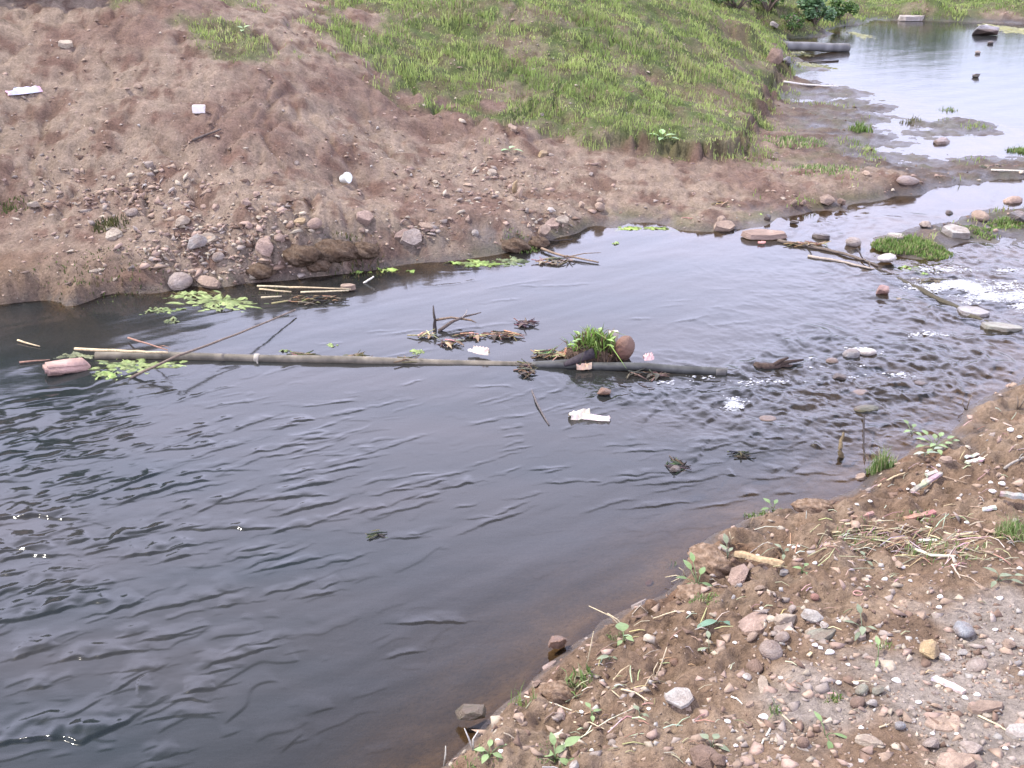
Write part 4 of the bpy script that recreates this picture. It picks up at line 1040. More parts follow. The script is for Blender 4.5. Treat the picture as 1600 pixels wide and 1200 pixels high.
stick([(1372, 424), (1440, 456), (1520, 496), (1610, 540)], 5.5, (.060, .052, .034), 'long mossy sunken timber at the foot of the white water', 'timber', 'timber', .9, zs=(-.03, -.012, -.008, -.03))
stick([(1340, 388), (1352, 412)], 1.5, DARKW, 'thin dark twig slanting below the rounded channel stone', 'twig', 'twig', .6, zs=(.06, .0))
stick([(1318, 722), (1311, 700), (1318, 676)], 5, (.12, .09, .05), 'brown curved leaf of bark standing in the water near the grass tuft', 'bark', 'bark', .35, zs=(-.03, .05, .09))
stick([(1350, 648), (1349, 690), (1352, 720)], 1.4, DARKW, 'thin dark rod standing in the shallows near the grass tuft', 'rod', 'rod', .6, zs=(.02, .015, .01))
stick([(1548, 268), (1600, 270)], 1.6, (.55, .5, .4), 'thin pale cane on the mud bar by the channel', 'cane', 'cane', .7)
stick([(302, 222), (345, 205)], 2.0, (.09, .07, .06), 'dark stick lying on the bare far slope', 'stick', 'stick', .6)
stick([(1225, 130), (1260, 135), (1310, 138)], 1.6, (.58, .54, .48), 'pale cane lying on the mud flat near the pond', 'cane', 'cane', .7)
stick([(1310, 95), (1264, 98)], 1.2, DARKW, 'dark twig floating beneath the outfall pipe', 'twig', 'twig', .6, zs=(.01, .01))
stick([(822, 377), (870, 376), (895, 374)], 1.3, DARKW, 'thin black stick afloat at the corner of the pool', 'stick', 'stick', .6, zs=(.01, .01, .01))
stick([(568, 442), (584, 432)], 1.8, WHITEW, 'whitish peg standing in water off the undercut edge', 'peg', 'peg', .7, zs=(.0, .05))
# near bank
stick([(1108, 861), (1146, 872)], 1.8, TANW, 'thin tan end of a split stick over the rooty clod', 'twig', 'twig', .6)
def split_stick():
    A, B = gp(1146, 871, .012), gp(1222, 889, .012); d = B - A; side = d.cross(Vector((0, 0, 1))).normalized(); mb = MB(); n = 7
    V, F, C = [], [], []
    for i in range(n + 1):
        t = i / n; w = .017 * (1.05 - .25 * abs(2 * t - 1) + .2 * math.sin(i * 2.1)); h = .014 * (1 + .3 * math.sin(i * 1.3)); p = d * t + Vector((0, 0, .006 * math.sin(3 * t)))
        V += [p - side * w, p + side * w * .9, p + side * w * .5 + Vector((0, 0, h)), p - side * w * .6 + Vector((0, 0, h * 1.2))]
        c = .85 + .3 * random.random(); C += [tuple(q * .5 * c for q in TANW)] * 2 + [tuple(q * c for q in (.30, .215, .125))] * 2
    for i in range(n):
        a = i * 4
        for k in range(4): F.append((a + k, a + (k + 1) % 4, a + 4 + (k + 1) % 4, a + 4 + k))
    F += [(3, 2, 1, 0), (n * 4, n * 4 + 1, n * 4 + 2, n * 4 + 3)]
    mb.add(V, F, C); tag(mb.obj('split_stick', M_WOOD, None, False, A), 'split yellow stick of wood above the broad pinkish stone', 'stick')
split_stick()
def plank(name, a, b, wpx, col, label, thick=.012, lift=.01, tilt=.0):
    A, B = gp(*a, lift), gp(*b, lift + tilt); d = B - A; side = d.cross(Vector((0, 0, 1))).normalized() * (wpx * .5 * scale_at(A)); up = Vector((0, 0, thick)); V, F, C = [], [], []; n = 5
    for i in range(n + 1):
        t = i / n; j = 1 + random.uniform(-.18, .12) * (1.6 if i in (0, n) else 1); p = d * t + Vector((0, 0, .004 * random.uniform(-1, 1)))
        V += [p - side * j, p + side * j, p + side * j * .96 + up, p - side * j * .96 + up]
        C += [tuple(q * random.uniform(.8, 1.15) for q in col)] * 4
    for i in range(n):
        a_ = i * 4
        for k in range(4): F.append((a_ + k, a_ + (k + 1) % 4, a_ + 4 + (k + 1) % 4, a_ + 4 + k))
    F += [(3, 2, 1, 0), (n * 4, n * 4 + 1, n * 4 + 2, n * 4 + 3)]
    mb = MB(); mb.add(V, F, C); return tag(mb.obj(name, M_WOOD, None, False, A), label, 'wood')
plank('wood_piece', (1560, 784), (1612, 792), 11, GREYW, 'grey brown piece of board at the grass by the picture edge', .014, .035, .0)
plank('wood_piece', (1535, 798), (1556, 796), 7, (.46, .43, .38), 'pale flake of wood beside the grey brown board', .01, .004)
plank('bark', (1424, 772), (1470, 744), 7, GREYW, 'long grey piece of driftwood bark lying aslant', .012, .008)
plank('bark', (1446, 748), (1463, 741), 8, (.33, .31, .28), 'pale grey flake crossing the driftwood bark', .01, .012)
plank('bark', (1440, 758), (1456, 746), 6, (.38, .34, .29), 'short grey flake tucked behind the driftwood bark', .008, .008)
plank('bark', (1510, 726), (1534, 720), 8, (.55, .50, .44), 'pale curled bark beside a white shell', .01, .006)
plank('bark', (1508, 716), (1528, 712), 6, (.50, .47, .42), 'thin pale bark just beyond the curled one', .006, .004)
plank('bark', (1412, 814), (1460, 803), 9, REDW, 'reddish piece of bark beyond the dry straw', .01, .006)
plank('bark', (1330, 812), (1364, 805), 6, (.24, .15, .12), 'dark reddish bark sliver near the water edge', .01, .006)
plank('bark', (1180, 1000), (1180, 1000.5), 1, BARK, 'tiny bark crumb in the stone pile', .004, .002)
plank('bone', (1458, 1062), (1506, 1084), 10, (.47, .43, .37), 'pale grey slat of weathered wood bedded in the trodden soil', .012, .0)
plank('leaf_litter', (1290, 1002), (1262, 1028), 5, (.42, .33, .22), 'curled brown leaf by the greenish shard in the stone pile', .006, .008)
NEAR_STICKS = [
    ([(1445, 825), (1488, 838), (1520, 834)], 1.6, STRAW, 'bent pale reed lying behind the dull pink stone', 0), ([(1536, 831), (1580, 843), (1610, 845)], 2.2, (.27, .19, .14), 'brown branch running out of the picture beyond the straw', 2),
    ([(1436, 848), (1463, 848)], 2.4, WHITEW, 'short white cane among the dry straw', 0), ([(1428, 862), (1455, 872), (1492, 873)], 2.6, (.52, .52, .38), 'pale flattened reed blade curving through the straw', 0),
    ([(1320, 821), (1396, 816)], 1.8, STRAW, 'long pale straw at the far side of the litter', 0), ([(1300, 834), (1362, 828), (1420, 822)], 1.3, STRAW, 'thin long straw crossing the bare soil', 0),
    ([(1470, 746), (1490, 751), (1510, 757)], 1.2, BARK, 'thin dark twig trailing from the driftwood bark', 0), ([(1372, 762), (1396, 747), (1414, 741)], 1.6, TANW, 'tan curved stick along the water edge by the grass tuft', 0),
    ([(1487, 884), (1500, 906)], 1.6, (.42, .34, .26), 'forked twig on smooth soil below the straw', 1), ([(1489, 884), (1510, 888)], 1.3, (.42, .34, .26), 'small twig touching the forked one', 0),
    ([(1142, 1090), (1152, 1094), (1160, 1102)], 1.3, WHITEW, 'short whitish bent stalk below the small pebble', 0), ([(1528, 1120), (1560, 1136), (1594, 1158)], 1.5, STRAW, 'long dry reed slanting across the trodden soil', 0),
    ([(1374, 1138), (1390, 1133)], 1.4, STRAW, 'short pale straw beside the oval grey pebble', 0), ([(820, 1090), (862, 1101), (905, 1116)], 1.5, (.50, .46, .34), 'long pale stalk lying over the edge towards the water', 0),
    ([(878, 1166), (902, 1158), (916, 1150), (924, 1136)], 1.8, (.55, .55, .40), 'pale knotted stalk beside the broad leaved seedlings', 1), ([(896, 1130), (922, 1131), (944, 1141)], 1.3, STRAW, 'curved straw above the knotted stalk', 0),
    ([(970, 1079), (992, 1084), (1012, 1097)], 1.5, STRAW, 'curved pale stalk on bare soil near the grey beige stone', 0), ([(1205, 1137), (1190, 1165)], 2.0, (.48, .46, .40), 'flat pale stalk end by the crumbly clods', 0),
    ([(1085, 958), (1055, 957), (1020, 968)], 1.3, STRAW, 'pale straw on the bank edge below the leafy plant', 0), ([(1250, 872), (1232, 850)], 1.0, BARK, 'thin twig near the white shell cluster', 0),
    ([(1568, 735), (1590, 722), (1606, 716)], 2.2, GREYW, 'grey root like branch at the picture edge', 1), ([(1548, 655), (1580, 668)], 1.4, (.36, .29, .24), 'slim brown stick at the water edge far along the near bank', 0),
    ([(1372, 842), (1330, 852), (1300, 848)], 1.4, (.40, .30, .20), 'brown straw lying apart from the litter', 0), ([(1400, 886), (1446, 884)], 1.2, TANW, 'tan straw beneath the flattened reed blade', 0),
    ([(1540, 872), (1542, 846)], 1.0, STRAW, 'upright dry stem at the edge of the straw', 0), ([(1222, 1118), (1238, 1133)], 1.0, STRAW, 'straw beside the small grass tuft and the big white shell', 0),
]
for pth, r, c, lab, tw in NEAR_STICKS: stick(pth, r, c, lab, 'stalk' if c in (STRAW, WHITEW) else 'stick', 'stalk' if c in (STRAW, WHITEW) else 'stick', .6, .6, M_STRAW if c == STRAW else M_WOOD, twigs=tw)
def stem(px, py, tops, r, col, label):
    """upright dry stems from one root; tops are pixel offsets read at the root's distance"""
    p = gp(px, py); s = scale_at(p); mb = MB()
    for (dx, dy, lean) in tops:
        e = Vector((dx * s, lean, -dy * s * 1.08)); m = e * .5 + Vector((random.uniform(-.01, .01), 0, .006))
        mb.tube([Vector((0, 0, -.01)), m, e], [r, r * .8, r * .45], 5, col)
    return tag(mb.obj('dry_stem', M_STRAW, None, True, p), label, 'stem')
stem(740, 1172, [(-13, -38, .0), (7, -26, .02)], .0035, (.52, .50, .44), 'whitish forked dry stem at the edge beside the mossy block')
stem(693, 1196, [(4, -34, 0)], .0035, (.52, .50, .42), 'single whitish stem at the lowest corner of the bank')
stem(915, 1045, [(10, -64, 0)], .0028, STRAW, 'tall thin straw standing behind the fern like tuft')
stem(978, 982, [(-56, -25, .05), (-28, -18, .03)], .0032, STRAW, 'pale dry stalk leaning out over the water')
stem(1022, 1062, [(4, -30, 0), (18, -46, .03)], .003, (.46, .38, .26), 'arching dry grass stalks beside a hollow')
stem(1142, 852, [(-4, -22, 0), (3, -14, 0)], .0025, STRAW, 'little dry stems on the rooty clod')
stem(1072, 900, [(-32, 2, 0), (-22, 10, 0), (-12, -14, 0)], .0028, STRAW, 'dry rootlets trailing over the water from the bank edge')
stem(1510, 640, [(4, -22, 0), (-8, -14, 0)], .004, (.2, .16, .12), 'dark dead stems on the near bank at the riffle')
stem(1590, 640, [(-5, -20, 0), (10, -30, 0)], .005, (.2, .16, .12), 'dark dead stems nearest the picture edge at the riffle')

# ------------------------------------------------------------------ rooty clod at the bank edge
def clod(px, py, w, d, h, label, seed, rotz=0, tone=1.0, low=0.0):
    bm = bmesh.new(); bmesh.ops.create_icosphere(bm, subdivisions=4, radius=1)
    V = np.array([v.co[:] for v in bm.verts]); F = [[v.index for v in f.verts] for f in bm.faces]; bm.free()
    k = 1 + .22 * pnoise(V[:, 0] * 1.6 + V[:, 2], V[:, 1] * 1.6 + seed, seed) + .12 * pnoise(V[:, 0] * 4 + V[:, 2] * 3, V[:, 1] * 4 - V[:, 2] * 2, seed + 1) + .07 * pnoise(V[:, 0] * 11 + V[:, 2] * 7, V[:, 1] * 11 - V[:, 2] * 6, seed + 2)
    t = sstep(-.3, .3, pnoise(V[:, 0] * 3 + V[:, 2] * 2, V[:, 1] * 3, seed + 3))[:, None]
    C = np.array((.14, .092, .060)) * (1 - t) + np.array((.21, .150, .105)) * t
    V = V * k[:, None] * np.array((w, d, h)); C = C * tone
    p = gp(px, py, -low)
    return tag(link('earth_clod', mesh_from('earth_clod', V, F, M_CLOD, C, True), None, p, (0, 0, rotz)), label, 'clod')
clod(1108, 878, .085, .12, .05, 'rusty rooty clod of earth at the very edge of the near bank', 3, .4)
clod(1085, 928, .07, .06, .03, 'lower rusty clod slumping to the water under the leafy plant', 5)
clod(872, 1082, .07, .05, .035, 'rusty clod at the edge beside the fern like tuft', 7)
clod(1270, 792, .09, .05, .03, 'rusty crumbled clod farther along the water edge', 9)

# ------------------------------------------------------------------ turf
def blades(name, x, y, z, hgt, wid, cols, rg, parent=None, mat=M_GRASS, lean=.55, loc=None):
    """bent blades of grass, five corners each"""
    n = len(x); a = rg.uniform(0, 2 * math.pi, n); dx, dy = np.cos(a), np.sin(a)
    ln = np.abs(rg.normal(0, lean, n)) * hgt; b = rg.uniform(0, 2 * math.pi, n); lx, ly = np.cos(b) * ln, np.sin(b) * ln
    V = np.empty((n, 5, 3)); w = wid * .5
    V[:, 0] = np.stack([x - dx * w, y - dy * w, z - .01], 1); V[:, 1] = np.stack([x + dx * w, y + dy * w, z - .01], 1)
    mx, my, mz = x + lx * .35, y + ly * .35, z + hgt * .6
    V[:, 2] = np.stack([mx + dx * w * .8, my + dy * w * .8, mz], 1); V[:, 3] = np.stack([mx - dx * w * .8, my - dy * w * .8, mz], 1)
    V[:, 4] = np.stack([x + lx, y + ly, z + hgt * (1 - .25 * (ln / hgt) ** 2)], 1)
    base = np.arange(n)[:, None] * 5
    F = np.concatenate([base + np.array([0, 1, 2]), base + np.array([0, 2, 3]), base + np.array([3, 2, 4])])
    C = np.repeat(cols[:, None, :], 5, 1).reshape(-1, 3)
    me = mesh_from(name, V.reshape(-1, 3), F, mat, C)
    me.polygons.foreach_set('use_smooth', np.ones(len(me.polygons), bool))
    return link(name, me, parent, loc or (0, 0, 0))

def grass_cols(n, x, y, rg):
    g = np.array((.265, .335, .095)); lt = np.array((.37, .41, .155)); dk = np.array((.10, .155, .045)); dry = np.array((.30, .26, .15))
    t = sstep(-.5, .5, fbm(x * 1.1, y * 1.1, 201, 3) + .35 * rg.normal(0, 1, n))[:, None]
    c = dk * (1 - t) + lt * t; c = .5 * c + .5 * g
    d = (rg.random(n) < (.05 + .34 * sstep(.05, .5, pnoise(x * .8, y * .8, 205) + .5 * pnoise(x * 3, y * 3, 206))))[:, None]
    return np.where(d, dry * rg.uniform(.6, 1.1, (n, 1)), c * rg.uniform(.75, 1.25, (n, 1)))

def turf():
    rg = np.random.default_rng(21)
    n = 900000
    x = rg.uniform(-7, 16, n); y = rg.uniform(9.5, 32, n)
    inv = (np.abs(x) < y * .52 + 1.5); x, y = x[inv], y[inv]
    r = np.hypot(x, y); keep = rg.random(len(x)) < np.clip((13.0 / r) ** 1.6, 0, 1); x, y = x[keep], y[keep]
    g = grass_mask(x, y); tuft = sstep(-.5, .35, fbm(x * 2.2, y * 2.2, 211, 3))
    keep = rg.random(len(x)) < g * (.30 + .70 * tuft); x, y, tuft = x[keep], y[keep], tuft[keep]
    z = height(x, y); ok = z > .02; x, y, z, tuft = x[ok], y[ok], z[ok], tuft[ok]
    n = len(x); r = np.hypot(x, y)
    h = (.014 + .044 * tuft ** 1.5 + .040 * sstep(.1, .6, pnoise(x * .7, y * .7, 215))) * rg.uniform(.45, 1.5, n)
    wid = np.clip(r * .00075, .008, .022) * rg.uniform(.7, 1.3, n)
    print('turf blades', n)
    tag(blades('grass', x, y, z, h, wid, grass_cols(n, x, y, rg), rg), kind='stuff')
    # thin new grass over the mud flats and at the water's edge
    n = 60000; x = rg.uniform(2.2, 11, n); y = rg.uniform(8.6, 15, n); b = base_height(x, y)
    m = (b > .02) & (rg.random(n) < sstep(.15, .75, fbm(x * 1.3, y * 1.3, 221, 3)) * .55 * (1 - sstep(.1, .3, b)))
    x, y = x[m], y[m]; z = height(x, y); m = z > .015; x, y, z = x[m], y[m], z[m]; n = len(x)
    tag(blades('grass', x, y, z, rg.uniform(.02, .06, n), np.full(n, .010), grass_cols(n, x, y, rg), rg), kind='stuff')
turf()

def tuft(px, py, wpx, hpx, n, label, seed, cols=None, lean=.5, name='grass_tuft', cat='grass', wid=.006, dark_base=False, zover=None):
    rg = np.random.default_rng(seed); p = gp(px, py) if zover is None else wp(px, py, zover); s = scale_at(p)
    a = rg.uniform(0, 6.283, n); rr = rg.random(n) ** .62; r = rr * wpx * .5 * s
    x = r * np.cos(a); y = r * np.sin(a) * .8; z = height(p.x + x, p.y + y) - p.z
    z = np.maximum(z, -.02)
    h = hpx * s * rg.uniform(.45, 1.15, n) * (1.05 - .65 * rr ** 2) * (.75 + .5 * pnoise((p.x + x) * 14, (p.y + y) * 14, seed))
    h = np.maximum(h, .008)
    if cols is None: c = grass_cols(n, p.x + x, p.y + y, rg)
    else: c = np.array([cols[rg.integers(len(cols))] for _ in range(n)]) * rg.uniform(.75, 1.2, (n, 1))
    o = blades(name, x, y, z, h, np.full(n, wid), c, rg, None, M_GRASS, lean, p)
    return tag(o, label, cat, None, 'stuff' if n < 80 or wpx >= 90 or hpx <= 12 else None)
BRIGHT = [(.15, .24, .06), (.20, .29, .08), (.10, .16, .04), (.28, .27, .13)]
SOFT = [(.16, .24, .07), (.20, .28, .10), (.11, .17, .05), (.38, .34, .2)]
tuft(1412, 381, 92, 13, 1900, 'bright green grass growing on the islet in the channel', 31, BRIGHT, .5, wid=.010)
tuft(1455, 393, 66, 10, 800, 'low bright grass trailing off the downstream end of the islet', 32, BRIGHT, .6, wid=.010)
tuft(1375, 736, 44, 42, 260, 'thin grass tuft standing at the water edge of the near bank', 33, SOFT, .45, wid=.0045)
tuft(1345, 204, 36, 20, 170, 'green grass tuft standing in a puddle of the mud flat', 34, BRIGHT, .4, wid=.012)
tuft(1480, 172, 30, 10, 90, 'faint grass on the mud islet in the pond', 35, SOFT, .5, wid=.012)
tuft(1425, 192, 36, 14, 70, 'dead stubble in the water by the mud islet', 36, [(.2, .18, .1), (.12, .12, .06)], .35, wid=.010, zover=0.0)
tuft(1240, 220, 100, 10, 330, 'low grass carpet on the mud below the mound', 37, SOFT, .6, wid=.012)
tuft(1290, 265, 100, 11, 300, 'patch of sparse grass on the mud bar', 38, SOFT, .6, wid=.012)
tuft(1592, 236, 34, 14, 260, 'green weed clump in the pond outlet at the picture edge', 39, BRIGHT, .6, wid=.012)
tuft(1575, 350, 60, 10, 420, 'bright green weed on the gravel bar by the dark boulder', 40, BRIGHT, .8, wid=.010)
tuft(1530, 362, 60, 8, 260, 'flat green weed trailing from the gravel bar', 41, BRIGHT, .9, wid=.010)
tuft(1585, 842, 60, 40, 220, 'grass clump at the picture edge among the dry straw', 42, SOFT, .6, wid=.0045)
tuft(903, 1066, 44, 36, 90, 'fern like tuft of pale leaves on the edge above the submerged stone', 43, SOFT, .8, wid=.007)
tuft(808, 1102, 34, 44, 22, 'few green grass blades rising from the water edge', 44, BRIGHT, .4, wid=.0035)
tuft(835, 1092, 16, 36, 12, 'pair of grass stems beside the long pale stalk', 45, SOFT, .25, wid=.003)
tuft(1212, 1112, 22, 22, 26, 'small star like grass tuft beside the big white shell', 46, SOFT, .9, wid=.004)
tuft(1302, 1092, 30, 18, 40, 'low green tuft at the corner of the greenish stones', 47, BRIGHT, .8, wid=.005)
tuft(1180, 806, 40, 18, 80, 'scrappy greenery along the edge beyond the rounded tan stone', 48, SOFT, .8, wid=.005)
tuft(1350, 838, 90, 12, 160, 'thin green grass growing through the dry straw', 49, SOFT, .7, wid=.0045)
tuft(1480, 862, 120, 12, 200, 'thin grass mixed with straw around the flattened reed blade', 50, SOFT, .7, wid=.0045)
tuft(1430, 808, 60, 10, 60, 'sparse grass beyond the reddish bark', 51, SOFT, .7, wid=.0045)
tuft(1100, 940, 50, 14, 70, 'small grass on the slope of the lower rusty clod', 52, SOFT, .8, wid=.005)
tuft(960, 1000, 44, 12, 40, 'stray grass behind the round leaf', 53, SOFT, .8, wid=.004)
tuft(1380, 1012, 40, 14, 30, 'few green blades near the gravel heap', 54, SOFT, .8, wid=.004)
tuft(1050, 880, 20, 14, 20, 'grass hanging over the edge beneath the rooty clod', 55, SOFT, .8, wid=.004)
tuft(880, 1180, 90, 12, 60, 'low grass round the broad leaved seedlings', 56, SOFT, .9, wid=.004)
tuft(745, 1192, 80, 14, 60, 'low grass at the lowest corner of the bank', 57, SOFT, .9, wid=.004)
tuft(560, 424, 120, 14, 260, 'dark weeds hanging under the little cliff', 58, [(.06, .07, .025), (.10, .10, .04), (.14, .10, .05)], .7, wid=.008)
tuft(430, 455, 120, 10, 200, 'weeds tangled in the straw bundle at the waterline', 59, [(.08, .09, .03), (.14, .15, .05), (.2, .16, .09)], .8, wid=.008)
tuft(165, 460, 200, 8, 420, 'short weeds along the far waterline', 60, [(.07, .09, .03), (.12, .15, .05), (.13, .10, .06)], .8, wid=.010)
tuft(170, 352, 60, 20, 140, 'dark weeds in the hollow of the far bank', 61, [(.05, .055, .02), (.09, .09, .035)], .7, wid=.010)
tuft(20, 322, 60, 12, 90, 'small weeds by the cream stone', 62, [(.06, .08, .025), (.1, .12, .04)], .7, wid=.010)
tuft(815, 385, 60, 8, 160, 'green weeds along the undercut edge by the pool', 64, BRIGHT, .8, wid=.008)

# ------------------------------------------------------------------ broad leaved plants, each leaf a part
def plant(px, py, leaves, label, name='leafy_weed', cat='weed', col=(.15, .24, .08), stems=True, zover=None):
    """leaves: (dx px, dy px, length px, width px, rise) read at the root's distance"""
    p = gp(px, py) if zover is None else wp(px, py, zover); s = scale_at(p); root = empty(name, p)
    mb = MB(); k = 0
    for (dx, dy, ln, w, rise) in leaves:
        th = math.hypot(p.x, p.y); 
        tipd = Vector((dx * s, -dy * s * 1.5, 0)); d = tipd.normalized() if tipd.length > 1e-6 else Vector((1, 0, 0))
        start = d * (max(0, math.hypot(dx, dy * 1.5) - ln * .5) * s) + Vector((0, 0, .012 + rise * .5))
        mb.tube([Vector((0, 0, -.005)), start * .5 + Vector((0, 0, .006)), start], .0016, 4, tuple(q * .9 for q in col))
        lb = MB(); j = random.uniform(.8, 1.25); lb.leaf(start, d + Vector((0, 0, rise * 8)), ln * s, w * s, .28, (0, 0, 1), (col[0] * j, col[1] * j, col[2] * j), .18)
        lb.obj('leaf', M_LEAF, root, True); k += 1
    mb.obj('stem', M_LEAF, root, True)
    return tag(root, label, cat)
PALEG = (.20, .275, .12); MIDG = (.14, .205, .08); GREYG = (.185, .215, .135)
plant(868, 1188, [(-16, -2, 26, 18, .02), (-4, -16, 26, 11, .05), (8, -6, 26, 13, .03), (26, -12, 30, 17, .05), (32, 8, 28, 14, .01), (-22, 8, 20, 14, .01), (14, 8, 22, 12, .01)], 'cluster of fresh broad leaved seedlings at the lower edge', col=PALEG)
plant(764, 1182, [(-14, -2, 18, 11, .02), (2, -10, 18, 9, .03), (14, 4, 18, 10, .01), (-6, 8, 18, 11, .01), (20, -8, 16, 7, .02)], 'small leaved seedlings in the lowest corner by the bank edge', col=PALEG)
plant(975, 1002, [(-2, -14, 24, 22, .03), (8, 4, 14, 10, .02), (-8, 8, 12, 8, .01)], 'single big round leaf standing at the bank edge', col=PALEG)
plant(952, 1030, [(-10, 0, 20, 10, .0), (10, 2, 12, 6, .0)], 'pale lying leaf with a dark shadow on bare soil', col=GREYG)
plant(1090, 915, [(-12, -22, 26, 10, .05), (-2, -34, 22, 9, .06), (10, -14, 22, 10, .04), (-16, 6, 22, 9, .01), (14, 4, 20, 8, .01), (-24, -6, 18, 8, .02), (4, 10, 16, 7, .0)], 'leafy green plant hanging at the edge under the rooty clod', col=MIDG)
plant(1112, 1168, [(-10, -8, 16, 12, .02), (8, -8, 16, 12, .02), (16, 6, 20, 10, .01), (-10, 12, 18, 12, .01)], 'small four leaved weed by the brown clods', col=GREYG)
plant(1108, 1018, [(2, -18, 20, 8, .03), (-14, 2, 22, 6, .01), (10, 14, 22, 8, .01)], 'three narrow leaves on a weed beyond the small round pebble', col=GREYG)
plant(1120, 974, [(-14, 2, 36, 14, .0), (20, 4, 24, 10, .0)], 'bluish green leaf lying flat left of the pink slab', name='fallen_leaf', cat='leaf', col=(.13, .22, .15))
plant(1290, 1150, [(-6, -18, 24, 8, .03), (22, 6, 28, 7, .01), (-2, 20, 24, 9, .01)], 'three bladed green weed on the dusty hump', col=MIDG)
plant(1347, 985, [(2, -20, 22, 9, .05), (-4, 8, 20, 10, .02), (-18, -6, 18, 6, .02), (12, 4, 14, 6, .02), (-14, 14, 20, 7, .01)], 'upright grey green plant beside the stone pile', col=GREYG)
plant(1372, 1028, [(2, -12, 20, 8, .05), (-8, 12, 14, 5, .0)], 'single bright blade like leaf near the heap of gravel', col=PALEG)
plant(1460, 700, [(-18, -6, 14, 8, .04), (-8, -16, 14, 8, .06), (4, -10, 14, 8, .05), (16, -14, 14, 8, .05), (28, -10, 14, 8, .04), (-24, 4, 14, 8, .02), (-6, 4, 14, 8, .03), (10, 4, 14, 8, .02), (-14, 12, 14, 8, .01), (36, -8, 12, 7, .02), (0, 14, 12, 8, .01), (20, 0, 12, 8, .03)], 'bushy light green weed at the near water edge', col=PALEG)
plant(1424, 678, [(-4, -12, 12, 7, .05), (6, -6, 12, 7, .04), (-8, 2, 12, 7, .02), (6, 8, 12, 7, .02)], 'smaller green weed standing in the water beyond the bushy one', col=PALEG)
plant(1444, 712, [(-6, 0, 16, 7, .01), (14, -2, 24, 8, .01), (24, -8, 18, 7, .02)], 'greyish pale leaves lying at the foot of the bushy weed', col=(.28, .33, .24))
plant(1560, 908, [(-10, -6, 20, 8, .04), (10, -2, 22, 9, .02), (22, 6, 18, 8, .01), (-14, 10, 16, 7, .01), (30, -2, 16, 7, .02)], 'greyish weed on smooth soil near the picture edge', col=GREYG)
plant(1352, 880, [(-2, -8, 12, 7, .03), (4, 6, 12, 6, .01)], 'tiny green seedling on smooth soil below the straw', col=GREYG)
plant(1137, 872, [(0, -18, 24, 9, .06), (-6, -8, 16, 7, .04), (6, -6, 14, 6, .03)], 'upright pale green leaf behind the split stick', col=GREYG)
plant(1225, 868, [(-8, -8, 14, 7, .03), (6, -2, 16, 8, .02), (10, 10, 14, 7, .0), (-4, 8, 12, 6, .01)], 'small weed on the soil beside the split stick', col=GREYG)
plant(1252, 896, [(-6, -2, 14, 8, .02), (8, 8, 14, 8, .01), (10, -8, 12, 7, .02)], 'small dark leaved seedling to the far side of the split stick', col=MIDG)
plant(1208, 800, [(-8, -10, 16, 8, .04), (6, -8, 14, 7, .04), (12, 2, 14, 7, .01), (-14, 2, 14, 7, .02)], 'leafy plant at the water edge before the straw', col=MIDG)
plant(1000, 1120, [(-6, -6, 14, 8, .02), (8, 4, 12, 7, .01)], 'lone seedling on bare soil above the lower edge', col=GREYG)
plant(925, 1120, [(-6, -8, 14, 8, .03), (8, -2, 14, 7, .02), (0, 8, 12, 7, .01)], 'seedling under the long pale stalk', col=PALEG)
plant(1035, 218, [(-14, -2, 16, 10, .05), (0, -6, 16, 10, .08), (12, 0, 16, 10, .05), (-4, 6, 14, 9, .02), (18, 4, 14, 9, .02)], 'pale broad leaved plant low on the grassy mound', col=(.25, .38, .16))
plant(796, 236, [(-10, 2, 18, 8, .01), (4, -4, 18, 9, .03), (14, 2, 16, 7, .01)], 'pale green plant at the foot of the mound on stony soil', col=(.24, .36, .18))
plant(380, 50, [(-6, -2, 12, 8, .05), (6, -4, 12, 8, .06), (0, 4, 10, 7, .02)], 'pale leaved weed in the small grass patch of the far slope', col=(.25, .35, .15))

